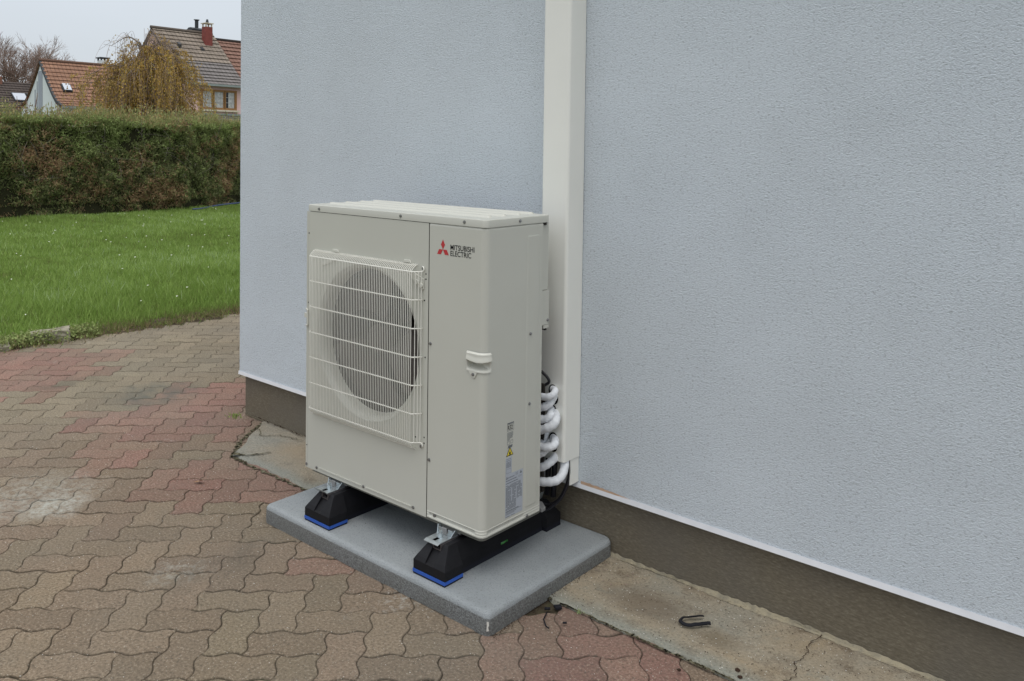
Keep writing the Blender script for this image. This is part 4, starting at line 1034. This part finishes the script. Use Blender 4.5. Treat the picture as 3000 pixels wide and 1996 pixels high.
scatter('pale_grit', 700, lambda q: (q.uniform(1.05, 3.2), q.uniform(0.18, 0.54)), 0.0009, 0.0028, 'white_chip', 'pale sandy crumbs strewn over the apron', lambda x, y: 0.0125, seed=3)
scatter('paving_grit', 900, lambda q: (q.uniform(-2.2, 1.9), q.triangular(-1.2, 0.15, 0.05)), 0.0008, 0.0026, 'white_chip', 'pale chips of mortar scattered over the paving', lambda x, y: 0.0015, seed=4)
scatter('bark_bits', 16, lambda q: (q.uniform(1.10, 1.28), q.uniform(0.36, 0.50)), 0.0015, 0.005, 'twig_brown', 'bits of twig and straw beside the slab end', lambda x, y: 0.013, flat=0.3, long=1.8, seed=6)
scatter('slab_specks', 60, lambda q: (q.uniform(-0.02, 1.05), q.uniform(-0.09, 0.45)), 0.0012, 0.0026, 'dirt_dark', 'dark specks of dirt on top of the painted slab', lambda x, y: 0.0715, seed=7)
scatter('dirt_line', 260, lambda q: (lambda t: (0.1*t+1.09+q.gauss(0, .006), -0.12+0.62*t))(q.random()) if False else (1.094+abs(q.gauss(0, .010)), q.uniform(-0.12, 0.5)), 0.0008, 0.0028, 'dirt_dark', 'dirt gathered along the right foot of the slab', lambda x, y: 0.004 if y < .17 else .012, seed=8)
# weed tufts in joints and at the corner
def tuft(x, y, n, s_, lab, z=0.0, spread=0.03, tc_=(0.3, 0.8)):
    C = np.stack([x+rng.normal(0, spread, n), y+rng.normal(0, spread*0.7, n), np.full(n, z)], 1)
    D = np.stack([rng.normal(0, .7, n), rng.normal(0, .7, n), np.ones(n)], 1)
    o = cards('weed_tuft', C, D, rng.normal(0, 1, (n, 3)), rng.uniform(s_*.5, s_, n), np.full(n, s_*0.22), 'grass_blade', rng.uniform(tc_[0], tc_[1], n), tri=True)
    return tag(o, lab, 'weed', 'weeds in the paving joints')
tuft(-1.335, 0.50, 60, 0.022, 'green weed tuft at the foot of the house corner', spread=0.024)
tuft(1.225, 0.166, 22, 0.014, 'tiny pale green sprout in the joint right of the slab', z=0.006, spread=0.008, tc_=(.8, 1))
# kerb stones half buried on the lawn edge
for (x, y, a, l_, w_, h_, lab, mat) in ((-3.87, 0.53, R(66), 0.26, 0.12, 0.090, 'broken grey kerb stone overgrown at the lawn edge', 'stone_grey'), (-3.84, 0.12, R(80), 0.24, 0.10, 0.035, 'worn kerb stone lying nearest the picture edge', 'stone_grey')):
    bm = bmesh.new(); bmesh.ops.create_cube(bm, size=1); bmesh.ops.subdivide_edges(bm, edges=bm.edges, cuts=4, use_grid_fill=True)
    for v in bm.verts:
        v.co.x *= l_; v.co.y *= w_; v.co.z *= h_; v.co += Vector((random.gauss(0, .004), random.gauss(0, .004), random.gauss(0, .004)))
    me = bpy.data.meshes.new('kerb_stone'); bm.to_mesh(me); bm.free(); o = link('kerb_stone', me, mat); o.location = (x, y, h_/2-0.008); o.rotation_euler = (0.05, -0.08, a); tag(o, lab, 'kerb stone', 'kerb stones on the lawn edge')
nn = 2600; y = rng.uniform(-0.1, 0.85, nn); x = -3.85+rng.normal(0, 0.06, nn)
o = cards('ground_ivy', np.stack([x, y, 0.015+0.075*rng.random(nn)], 1), rng.normal(0, 1, (nn, 3)), rng.normal(0, 1, (nn, 3)), rng.uniform(.012, .028, nn), rng.uniform(.008, .018, nn), 'hedge_leaf', rng.uniform(.35, .68, nn))
tag(o, 'low dark green creeper growing over the broken kerb stones', 'creeper', kind='stuff')

# ------------------------------------------------------------------ hedge, shrubs, trees
def hx(y): return -14.30-np.clip((y-7.3)*0.5, 0, 1.6)
HG = thing('hedge', (-14.9, 5, 0), 'tall dense dark green hedge with brown patches across the end of the lawn', 'hedge')
ys = np.arange(-3.2, 13.0, 0.2); vs = []
for y in ys:
    x = float(hx(y)); tz = 1.74+0.10*float(vnoise(np.float64(y*2), np.float64(0), 50))
    vs += [(x-0.16, y, 0), (x-0.16, y, tz), (x-0.95, y, tz), (x-0.95, y, 0)]
k = len(ys)
MB().add(vs, [(4*i+a, 4*i+4+a, 4*i+5+a, 4*i+1+a) for i in range(k-1) for a in range(3)]+[(0, 1, 2, 3), (4*k-4, 4*k-3, 4*k-2, 4*k-1)]).build('hedge_core', 'hedge_core', HG)
def hedge_leaves(n, y0, y1, seed, size):
    r = np.random.default_rng(seed); nf = int(n*0.72)
    y = r.uniform(y0, y1, nf); z = r.uniform(0.06, 1.84, nf)
    lump = vnoise(y*3.2, z*3.2, 60); l2 = vnoise(y*9, z*9, 61)
    dep = 0.17*lump+0.09*l2; x = hx(y)+dep-np.abs(r.normal(0, 0.07, nf))-0.05-0.06*(z < 0.25)
    yt = r.uniform(y0, y1, n-nf); xt = hx(yt)-r.uniform(0, .95, n-nf); zt_ = 1.80+0.13*vnoise(yt*2.5, xt*2.5, 62)+np.abs(r.normal(0, .055, n-nf))
    C = np.concatenate([np.stack([x, y, z], 1), np.stack([xt, yt, zt_], 1)])
    m = len(C); D = np.stack([r.normal(0.35, .5, m), r.normal(0, .6, m), r.normal(0.45, .6, m)], 1); S = r.normal(0, 1, (m, 3))
    br = vnoise(C[:, 1]*2.4, C[:, 2]*2.8+C[:, 0]*0.7, 63); b2 = vnoise(C[:, 1]*8, C[:, 2]*8, 64)
    t = 0.30+0.17*b2+r.normal(0, 0.15, m)
    hi = np.clip((C[:, 2]-1.0)/0.8, 0, 1); t = t+0.16*hi+0.12*np.clip(vnoise(C[:, 1]*1.6+4, C[:, 2]*1.8, 66), 0, 1)
    t = np.clip(t, 0.02, 0.62)
    brown = (br+0.35*b2+r.normal(0, .25, m)) > (0.16+0.30*hi-0.15*np.clip(0.8-C[:, 2], 0, 1)); t[brown] = r.uniform(.64, .95, brown.sum())
    return C, D, S, r.uniform(0.6, 1.5, m)*size, r.uniform(0.5, 1.0, m)*size*0.34, t
a = hedge_leaves(150000, 2.6, 10.2, 1, 0.058); b = hedge_leaves(26000, -3.0, 2.6, 2, 0.10); c = hedge_leaves(14000, 10.2, 12.8, 3, 0.10)
q = [np.concatenate(z) for z in zip(a, b, c)]
cards('foliage', *q[:5], 'hedge_leaf', q[5], HG)
nt_ = 9000; yt = rng.uniform(2.6, 10.2, nt_); cl = vnoise(yt*3.1, yt*0+2, 71)
Ct = np.stack([hx(yt)-rng.uniform(0.05, .8, nt_), yt, 1.83+0.13*cl+np.abs(rng.normal(0, .13, nt_))], 1)
cards('young_shoots', Ct, np.stack([rng.normal(0, .3, nt_), rng.normal(0, .3, nt_), np.ones(nt_)], 1), rng.normal(0, 1, (nt_, 3)), rng.uniform(.05, .11, nt_), rng.uniform(.012, .022, nt_), 'shrub_leaf', np.clip(rng.normal(.5, .3, nt_), 0, 1), HG)
mb = MB(); rr = random.Random(4)
for _ in range(110):
    y = rr.uniform(3, 10); z = rr.uniform(0.7, 1.7); x = float(hx(y))-0.07+0.08*rr.random(); L_ = rr.uniform(.10, .34); dy = rr.gauss(0, .5); dz = rr.uniform(-.2, 1.0)
    mb.tube(bez([(x, y, z), (x+0.05, y+dy*L_, z+dz*L_), (x+rr.gauss(0, .04), y+2*dy*L_+rr.gauss(0, .05), z+dz*2*L_-0.05)], 3), 0.0026, 4, False)
mb.build('twig', 'bark_grey', HG)

def shrub(name, x, y, h_, w_, n, mat, lab, cat, size, tr=(0, 1), z0=0.0, group=None, stems=5, top_soft=0.25):
    T = thing(name, (x, y, z0), lab, cat, group)
    r = np.random.default_rng(int(abs(x*100+y*37)))
    u = r.normal(0, 1, (n, 3)); u /= np.linalg.norm(u, axis=1, keepdims=True); rad = r.random(n)**0.45
    C = u*rad[:, None]*np.array([w_*0.5, w_*0.5, h_*0.5]); C = C+np.array([x, y, z0+h_*0.52])
    C[:, 2] += top_soft*0.4*vnoise(C[:, 1]*6, C[:, 0]*6, 7)+top_soft*np.abs(r.normal(0, .25, n))*(C[:, 2] > z0+h_*0.8)
    keep = vnoise(C[:, 1]*5, C[:, 2]*5, 9)+r.normal(0, .4, n) > -0.5; C = C[keep]; n = len(C)
    cards('foliage', C, np.stack([r.normal(0, .6, n), r.normal(0, .6, n), r.normal(.5, .6, n)], 1), r.normal(0, 1, (n, 3)), r.uniform(.6, 1.3, n)*size, r.uniform(.6, 1.2, n)*size*.5, mat, np.clip(tr[0]+(tr[1]-tr[0])*r.random(n), 0, 1), T)
    mb = MB()
    for i in range(stems):
        a_ = r.uniform(0, 2*PI); e_ = (x+w_*.3*math.cos(a_), y+w_*.3*math.sin(a_), z0+h_*r.uniform(.8, 1.12))
        mb.tube(bez([(x, y, z0), (x+(e_[0]-x)*.4, y+(e_[1]-y)*.4, z0+h_*.5), e_], 3), [0.02-0.0025*k for k in range(7)], 5, False)
    mb.build('stem', 'twig_brown', T)
    return T
shr = [(-16.6, 4.25, 2.25, 1.1, 'olive green loose shrub behind the left end of the hedge'), (-16.3, 5.35, 2.04, 1.0, 'low green shrub in front of the white gabled house'),
       (-16.8, 6.35, 2.10, 1.1, 'green shrub behind the hedge left of the golden birch'), (-16.2, 7.3, 2.12, 1.2, 'yellow green shrub in front of the golden birch trunk'),
       (-16.6, 8.3, 2.14, 1.2, 'pale green shrub at the right foot of the golden birch'), (-16.9, 9.35, 2.00, 1.3, 'green shrub under the pink house at the wall corner'), (-16.6, 3.1, 2.3, 1.2, 'leafy shrub behind the hedge outside the left picture edge')]
for x, y, h_, w_, lab in shr: shrub('shrub', x, y, h_+0.10, w_*1.4, 8000, 'shrub_leaf', lab, 'shrub', 0.055, group='loose shrubs behind the hedge')
shrub('red_shrub', -17.3, 5.15, 2.32, 0.85, 2600, 'red_leaf', 'shrub with reddish leaf tips rising before the white gable', 'shrub', 0.06, stems=9)
shrub('red_shrub', -17.4, 5.95, 2.22, 0.95, 2600, 'red_leaf', 'smaller reddish shrub to the right, below the orange roof', 'shrub', 0.06, stems=9)

# weeping birch
def birch():
    bx, by = -20.0, 9.15
    T = thing('weeping_birch', (bx, by, 0), 'weeping birch with golden autumn leaves behind the hedge', 'tree')
    rr = random.Random(11); r = np.random.default_rng(11)
    mb = MB(); mb.tube(bez([(bx, by, -0.05), (bx+.05, by-.08, 1.2), (bx-.05, by+.06, 2.4), (bx, by, 3.3), (bx+.02, by-.15, 4.1)], 5), [0.14-0.006*i for i in range(21)], 8, False)
    mb.build('trunk', 'bark_grey', T)
    lim = MB(); tw = MB(); LC, LD, LT = [], [], []
    for i in range(84):
        z0 = rr.uniform(1.6, 4.0); a_ = rr.uniform(0, 2*PI); up_ = rr.uniform(0.2, 0.75)*(1 if z0 < 3 else 0.75)
        hz = (z0-1.6)/2.3
        reach = rr.uniform(0.5, 2.1)*(1.0-0.42*hz**1.5)
        ca, sa = math.cos(a_), math.sin(a_)
        top = (bx+ca*reach*.55, by+sa*reach*.55, min(z0+up_, 4.5)); end = (bx+ca*reach, by+sa*reach, min(z0+up_, 4.5)-rr.uniform(0.15, 0.5))
        P = bez([(bx, by, z0), (bx+ca*reach*.25, by+sa*reach*.25, z0+up_*.75), top, end], 5)
        lim.tube(P, [0.030*(1-0.055*k) for k in range(len(P))], 5, False)
        for j in range(17):
            p = P[rr.randrange(5, len(P))]; L_ = rr.uniform(0.5, 1.7); L_ = min(L_, p.z-1.0)
            dx, dy = rr.gauss(ca*.18, .13), rr.gauss(sa*.18, .13)
            Q = bez([tuple(p), (p.x+dx*.7, p.y+dy*.7, p.z-0.02+rr.uniform(-.1, .12)), (p.x+dx*1.3, p.y+dy*1.3, p.z-L_*.5), (p.x+dx*1.4+rr.gauss(0, .05), p.y+dy*1.4+rr.gauss(0, .05), p.z-L_)], 4)
            tw.tube(Q, 0.0034, 3, False)
            dens = rr.choice((10, 34, 60, 84)) if p.z < 4.0 else rr.choice((0, 2, 5, 9))
            gold = rr.uniform(0, 1)
            for _ in range(int(dens*L_*1.15)):
                k = rr.randrange(2, len(Q)-1); t = rr.random(); c_ = Q[k].lerp(Q[k+1], t)
                LC.append((c_.x+rr.gauss(0, .035), c_.y+rr.gauss(0, .035), c_.z+rr.gauss(0, .02))); LD.append((rr.gauss(0, .5), rr.gauss(0, .5), -1)); LT.append(min(1, max(0, gold*.7+rr.gauss(.15, .18))))
    for i in range(34):   # wispy bare shoots at the crown
        a_ = rr.uniform(0, 2*PI); z0 = rr.uniform(3.3, 4.1); q_ = rr.uniform(.3, 1.1)
        x_, y_ = bx+math.cos(a_)*q_*.5, by+math.sin(a_)*q_*.5
        tw.tube(bez([(x_, y_, z0), (x_+math.cos(a_)*q_*.3, y_+math.sin(a_)*q_*.3, z0+rr.uniform(.3, .6)), (x_+math.cos(a_)*q_*.8, y_+math.sin(a_)*q_*.8, z0+rr.uniform(.1, .5))], 4), 0.0040, 3, False)
    lim.build('limb', 'bark_grey', T); tw.build('twig', 'twig_brown', T)
    n = len(LC); print('birch leaves', n)
    cards('foliage', np.array(LC), np.array(LD, float), r.normal(0, 1, (n, 3)), r.uniform(.035, .065, n), r.uniform(.022, .040, n), 'birch_leaf', np.array(LT), T)
birch()

# bare tree far left
def bare_tree(x, y, h_, lab, seed, spread):
    T = thing('bare_tree', (x, y, 0), lab, 'tree'); rr = random.Random(seed)
    mt, ml = MB(), MB()
    mt.tube([(x, y, -0.1), (x+.1, y, h_*.22), (x, y+.1, h_*.34)], [h_*.028, h_*.022, h_*.018], 8, False)
    def grow(p, d, L_, r_, lv):
        if lv == 0: return
        q_ = p+d*L_; m_ = p+d*L_*.5+Vector((rr.gauss(0, 1), rr.gauss(0, 1), rr.gauss(0, .5)))*L_*.06
        ml.tube([p, m_, q_], [r_, r_*.85, r_*.7], 4 if lv < 4 else 6, False)
        for _ in range(3):
            nd = (d+Vector((rr.gauss(0, 1), rr.gauss(0, 1), rr.gauss(.25, .6)))*spread).normalized()
            grow(p.lerp(q_, rr.uniform(.55, 1)), nd, L_*rr.uniform(.62, .84), r_*.6, lv-1)
    for i in range(9):
        a_ = i*2*PI/9+rr.random(); d = Vector((math.cos(a_)*.62, math.sin(a_)*.62, 1)).normalized()
        grow(Vector((x, y, h_*rr.uniform(.16, .33))), d, h_*.20, h_*.0115, 7)
    mt.build('trunk', 'bark_grey', T); ml.build('crown', 'twig_brown', T)
bare_tree(-75.0, 25.6, 12.2, 'bare brown winter tree on the skyline at far left', 5, 0.42)

# garden hose
mb = MB().tube(bez([(-14.08, 7.3, 0.05), (-14.15, 7.55, 0.05), (-14.7, 8.3, 0.06), (-15.1, 9.2, 0.06), (-15.4, 10.2, 0.05)], 6), 0.022, 8)
tag(mb.build('garden_hose', 'hose_blue', None, True, loc=(-14.1, 7.3, 0.05)), 'dark blue hose lying along the foot of the hedge', 'hose')

# ------------------------------------------------------------------ houses in the background
def roof_mesh(name, rows, mat, parent, th=0.0, zoff=0.0):
    """rows: list of polylines (same count) from eave to ridge; UV in metres"""
    n = len(rows[0]); V = []; UV = []; d = 0; prev = None
    for row in rows:
        if prev is not None: d += (Vector(row[0])-Vector(prev[0])).length
        u = 0
        for k, p in enumerate(row):
            if k: u += (Vector(p)-Vector(row[k-1])).length
            V.append(Vector(p)-Vector(parent['_o'])); UV.append((u, d))
        prev = row
    F = [(i*n+k, i*n+k+1, (i+1)*n+k+1, (i+1)*n+k) for i in range(len(rows)-1) for k in range(n-1)]
    me = bpy.data.meshes.new(name); me.from_pydata(V, [], F); me.update()
    uv = me.uv_layers.new(name='UVMap')
    for lp in me.loops: uv.data[lp.index].uv = UV[lp.vertex_index]
    return link(name, me, mat, parent)
def tile_steps(row_pts, y0, y1, step=0.34, lift=0.05):
    """stepped tile courses along a roof profile (x,z) from eave to ridge"""
    P = [Vector(p) for p in row_pts]; segs = []; tot = sum((b-a).length for a, b in zip(P, P[1:]))
    def at(s):
        for a, b in zip(P, P[1:]):
            l_ = (b-a).length
            if s <= l_+1e-9: return a.lerp(b, s/l_), (b-a).normalized()
            s -= l_
        return P[-1], (P[-1]-P[-2]).normalized()
    rows = []; s = 0
    while s < tot-1e-6:
        e_ = min(s+step, tot); a, d = at(s); b, d2 = at(e_); nrm = Vector((-d.y, d.x)) if d.x < 0 else Vector((d.y, -d.x))
        nrm = Vector((abs(d.y), abs(d.x)))
        a2 = a+nrm*lift
        rows.append([(a.x, y0, a.y), (a.x, y1, a.y)]); rows.append([(a2.x, y0, a2.y), (a2.x, y1, a2.y)]); rows.append([(b.x, y0, b.y), (b.x, y1, b.y)])
        s = e_
    return rows
# white gabled house
WH = thing('white_house', (-53.4, 22, 0), 'white gabled house with curved orange tile roof and one skylight', 'house')
gy = 19.0; ev, rx, rz = -50.25, -53.34, 6.36
profR = [(ev+0.15, 3.50), (-50.9, 3.86), (-51.5, 4.36), (-52.1, 4.98), (-52.7, 5.63), (rx, rz)]
profL = [(2*rx-x, z) for x, z in profR]
gp = [(ev, 0), *[(x-0.05, z-0.10) for x, z in profR[:-1]], (rx, rz-0.08), *[(x+0.05, z-0.10) for x, z in profL[:-1]][::-1], (2*rx-ev, 0)]
MB().prism(gp, 'y', gy, gy+10).build('wall', 'house_white', WH)
rf = roof_mesh('roof', tile_steps(profR, gy-0.12, gy+10.1), 'tiles_orange', WH); rf['_o'] = WH['_o']
roof_mesh('roof', tile_steps([(x, z) for x, z in profL], gy-0.12, gy+10.1), 'tiles_orange', WH)
MB().tube([(rx, gy-0.15, rz+0.02), (rx, gy+10.1, rz+0.02)], 0.10, 8).build('ridge_tiles', 'tiles_orange', WH)
vg = MB()
for a, b in zip(profR[:-1], profR[1:]): vg.add([(a[0], gy-0.14, a[1]-0.16), (b[0], gy-0.14, b[1]-0.16), (b[0], gy-0.14, b[1]+0.05), (a[0], gy-0.14, a[1]+0.05), (a[0], gy-0.02, a[1]-0.16), (b[0], gy-0.02, b[1]-0.16), (b[0], gy-0.02, b[1]+0.05), (a[0], gy-0.02, a[1]+0.05)], [(0, 1, 2, 3), (4, 7, 6, 5), (0, 4, 5, 1), (3, 2, 6, 7)])
vg.build('verge', 'metal_dark', WH)
MB().box(-53.78, -53.15, gy-0.02, gy-0.005, 0, 5.72).build('wall_band', 'house_band', WH)
MB().box(-54.02, -53.90, gy-0.02, gy-0.005, 0, 5.1).box(-54.35, -54.22, gy-0.02, gy-0.005, 0, 4.6).build('wall_band', 'house_band', WH)
MB().box(ev+0.15, ev+0.27, gy-0.1, gy+10, 3.36, 3.50).build('gutter', 'gutter_grey', WH)
sk = MB().prism([(-51.92, 4.83), (-51.50, 4.40), (-51.44, 4.48), (-51.86, 4.91)], 'y', gy+0.55, gy+1.10).build('skylight', 'metal_dark', WH); sk['_o'] = WH['_o']
MB().add([(-51.84, gy+0.61, 4.955), (-51.42, gy+0.61, 4.545), (-51.42, gy+1.04, 4.545), (-51.82, gy+1.04, 4.955)], [(0, 1, 2, 3)]).build('pane', 'skyglass', sk)
ch = MB().box(-54.3, -53.75, 22.80, 23.30, 5.6, 6.72).build('chimney', 'house_white', WH); ch['_o'] = WH['_o']
MB().box(-54.36, -53.69, 22.72, 23.38, 6.86, 6.93).box(-54.3, -54.22, 22.8, 22.88, 6.72, 6.86).box(-53.83, -53.75, 22.8, 22.88, 6.72, 6.86).box(-53.83, -53.75, 23.22, 23.30, 6.72, 6.86).box(-54.3, -54.22, 23.22, 23.30, 6.72, 6.86).build('cap', 'metal_dark', ch)
MB().box(ev-0.05, ev-0.01, gy+0.3, gy+2.3, 2.2, 3.2).build('wall_panel', 'house_white', WH)

# pink house with taupe roof
PH = thing('pink_house', (-41, 21.4, 0), 'pink house with taupe tile roof and wooden upstairs window', 'house')
py0, py1 = 19.75, 23.2
MB().prism([(-37.6, 0), (-37.6, 4.42), (-38.1, 4.9), (-40.8, 7.36), (-43.6, 4.85), (-43.6, 0)], 'y', py0+0.1, py1).build('wall', 'house_pink', PH)
prP = [(-37.35, 4.45), (-38.1, 4.98), (-38.9, 5.72), (-40.8, 7.46)]
low = roof_mesh('roof', tile_steps(prP[:3], py0-0.05, py1+0.05, 0.30), 'tiles_grey', PH)
hi = roof_mesh('roof', tile_steps(prP[2:], py0-0.05, py1+0.05, 0.34), 'tiles_taupe', PH); hi['_o'] = PH['_o']
roof_mesh('roof', tile_steps([(-44.1, 4.5), (-40.8, 7.46)], py0-0.05, py1+0.05), 'tiles_taupe', PH)
MB().tube([(-40.8, py0-0.08, 7.49), (-40.8, py1, 7.49)], 0.09, 8).build('ridge_tiles', 'tiles_taupe', PH)
MB().add([(-37.6, py0-0.07, 4.5), (-40.8, py0-0.07, 7.32), (-40.8, py0-0.07, 7.46), (-37.4, py0-0.07, 4.5)], [(0, 1, 2, 3)]).build('verge', 'metal_dark', PH)
for (y_, z_) in ((20.6, 6.63), (21.9, 6.50)):
    MB().prism([(-39.85, z_), (-39.60, z_-0.18), (-39.58, z_-0.04), (-39.80, z_+0.10)], 'y', y_, y_+0.16).build('vent_tile', 'metal_dark', PH)
c1 = MB().box(-40.35, -39.95, 22.33, 22.74, 6.4, 7.75).build('chimney', 'chimney_red', PH); c1['_o'] = PH['_o']
MB().box(-40.40, -39.90, 22.28, 22.79, 7.92, 7.96).box(-40.34, -40.28, 22.34, 22.40, 7.752, 7.92).box(-40.02, -39.96, 22.34, 22.40, 7.752, 7.92).box(-40.34, -40.28, 22.67, 22.73, 7.752, 7.92).box(-40.02, -39.96, 22.67, 22.73, 7.752, 7.92).build('cap', 'sill_cream', c1)
MB().cyl((-40.15, 22.535, 7.962), (0, 0, 1), 0.05, 0.05, 10).cyl((-40.15, 22.535, 8.01), (0, 0, 1), 0.085, 0.16, 12, 0.05).build('cowl', 'metal_dark', c1)
c2 = MB().box(-41.5, -40.95, 22.12, 22.80, 6.9, 7.60).build('chimney', 'chimney_brown', PH); c2['_o'] = PH['_o']
MB().box(-41.58, -40.87, 22.04, 22.90, 7.602, 7.68).prism([(-41.55, 7.682), (-40.9, 7.682), (-41.1, 7.78), (-41.35, 7.78)], 'y', 22.1, 22.85).cyl((-41.2, 22.50, 7.78), (0, 0, 1), 0.10, 0.40, 12).cyl((-41.2, 22.50, 8.18), (0, 0, 1), 0.10, 0.06, 12, 0.17).build('flue', 'metal_dark', c2)
MB().box(-37.36, -37.24, py0, py1, 4.36, 4.46).build('gutter', 'gutter_grey', PH)
# window of three lights
wy0, wy1, wz0, wz1 = 20.75, 22.70, 3.22, 4.14
wn = MB().box(-37.60, -37.52, wy0-0.05, wy1+0.05, wz1, wz1+0.06).box(-37.60, -37.52, wy0-0.05, wy1+0.05, wz0-0.06, wz0).box(-37.60, -37.52, wy0-0.05, wy0+0.02, wz0, wz1).box(-37.60, -37.52, wy1-0.02, wy1+0.05, wz0, wz1).build('window', 'wood_frame', PH); wn['_o'] = PH['_o']
wd_ = (wy1-wy0)/3
fr = MB(); ba = MB(); gl = MB(); cu = MB()
for i in range(3):
    a, b = wy0+i*wd_+0.02, wy0+(i+1)*wd_-0.02
    for (c_, d_) in ((a, a+0.05), (b-0.05, b)): fr.box(-37.58, -37.535, c_, d_, wz0, wz1)
    fr.box(-37.58, -37.535, a+0.05, b-0.05, wz0, wz0+0.05); fr.box(-37.58, -37.535, a+0.05, b-0.05, wz1-0.05, wz1)
    for k in (1, 2): ba.box(-37.562, -37.548, a+0.05, b-0.05, wz0+0.05+(wz1-wz0-0.1)*k/3-0.008, wz0+0.05+(wz1-wz0-0.1)*k/3+0.008)
    for k in (1, 2): ba.box(-37.5625, -37.5485, a+(b-a)*k/3-0.007, a+(b-a)*k/3+0.007, wz0+0.05, wz1-0.05)
    c0, c1_ = (a+0.05, b-0.05) if i < 2 else (a+0.05+0.18, b-0.05)
    cu.box(-37.592, -37.588, c0, c1_, wz0+0.05, wz1-0.05)
gl.box(-37.598, -37.594, wy0+0.02, wy1-0.02, wz0, wz1)
fr.build('sash', 'wood_frame', wn); ba.build('glazing_bar', 'curtain', wn); cu.build('curtain', 'curtain', wn); gl.build('pane', 'glass', wn)
MB().box(-37.60, -37.42, wy0-0.15, wy1+0.15, wz0-0.15, wz0-0.062).build('sill', 'sill_cream', wn)
roof_mesh('porch_roof', tile_steps([(-36.6, 2.28), (-37.58, 2.86)], 20.6, 23.3, 0.3, 0.03), 'tiles_grey', PH)
MB().box(-37.60, -37.50, 20.6, 23.2, 2.88, 2.97).build('flashing', 'gutter_grey', PH)
# neighbour with red roof, partly hidden by our wall
RH = thing('red_roof_house', (-41, 25.5, 0), 'house with red tile roof joined to the right of the pink one', 'house')
MB().prism([(-37.6, 0), (-37.6, 3.9), (-38.3, 4.4), (-40.8, 6.8), (-43.6, 4.2), (-43.6, 0)], 'y', py1+0.2, py1+7).build('wall', 'house_pink', RH)
roof_mesh('roof', tile_steps([(-37.2, 4.22), (-38.2, 4.82), (-40.8, 7.20)], py1+0.02, py1+7, 0.34, 0.06), 'tiles_red', RH)
roof_mesh('roof', tile_steps([(-44, 4.3), (-40.8, 7.20)], py1+0.06, py1+7, 0.34, 0.06), 'tiles_red', RH)
MB().tube([(-40.8, py1+0.06, 7.22), (-40.8, py1+7, 7.22)], 0.09, 8).build('ridge_tiles', 'tiles_dark', RH)
# dark-roofed house far left
DH = thing('dark_roof_house', (-69, 22, 0), 'far house with dark brown roof and a bright skylight, cut by the left picture edge', 'house')
MB().prism([(-66, 0), (-66, 3.7), (-69, 5.75), (-72, 3.7), (-72, 0)], 'y', 14, 24).build('wall', 'house_band', DH)
dr = roof_mesh('roof', tile_steps([(-65.7, 3.6), (-69, 5.88)], 13.9, 24.1, 0.34), 'tiles_dark', DH)
roof_mesh('roof', tile_steps([(-72.3, 3.6), (-69, 5.88)], 13.9, 24.1, 0.34), 'tiles_dark', DH)
def on(x): return 3.6+(5.88-3.6)*(-65.7-x)/3.3
for y_, y2 in ((22.15, 23.15), (23.22, 23.9)):
    s1 = MB().prism([(-67.55, on(-67.55)+0.03), (-66.65, on(-66.65)+0.03), (-66.62, on(-66.65)+0.14), (-67.52, on(-67.55)+0.14)], 'y', y_, y2).build('skylight', 'metal_dark', DH); s1['_o'] = DH['_o']
    MB().add([(-67.46, y_+0.07, on(-67.46)+0.165), (-66.70, y_+0.07, on(-66.70)+0.165), (-66.70, y2-0.07, on(-66.70)+0.165), (-67.46, y2-0.07, on(-67.46)+0.165)], [(0, 1, 2, 3)]).build('pane', 'skyglass', s1)
MB().box(-69.4, -68.6, 21.2, 21.95, 5.3, 6.25).build('chimney', 'chimney_brown', DH)

# drop helper values
for o in bpy.data.objects:
    if '_o' in o: del o['_o']
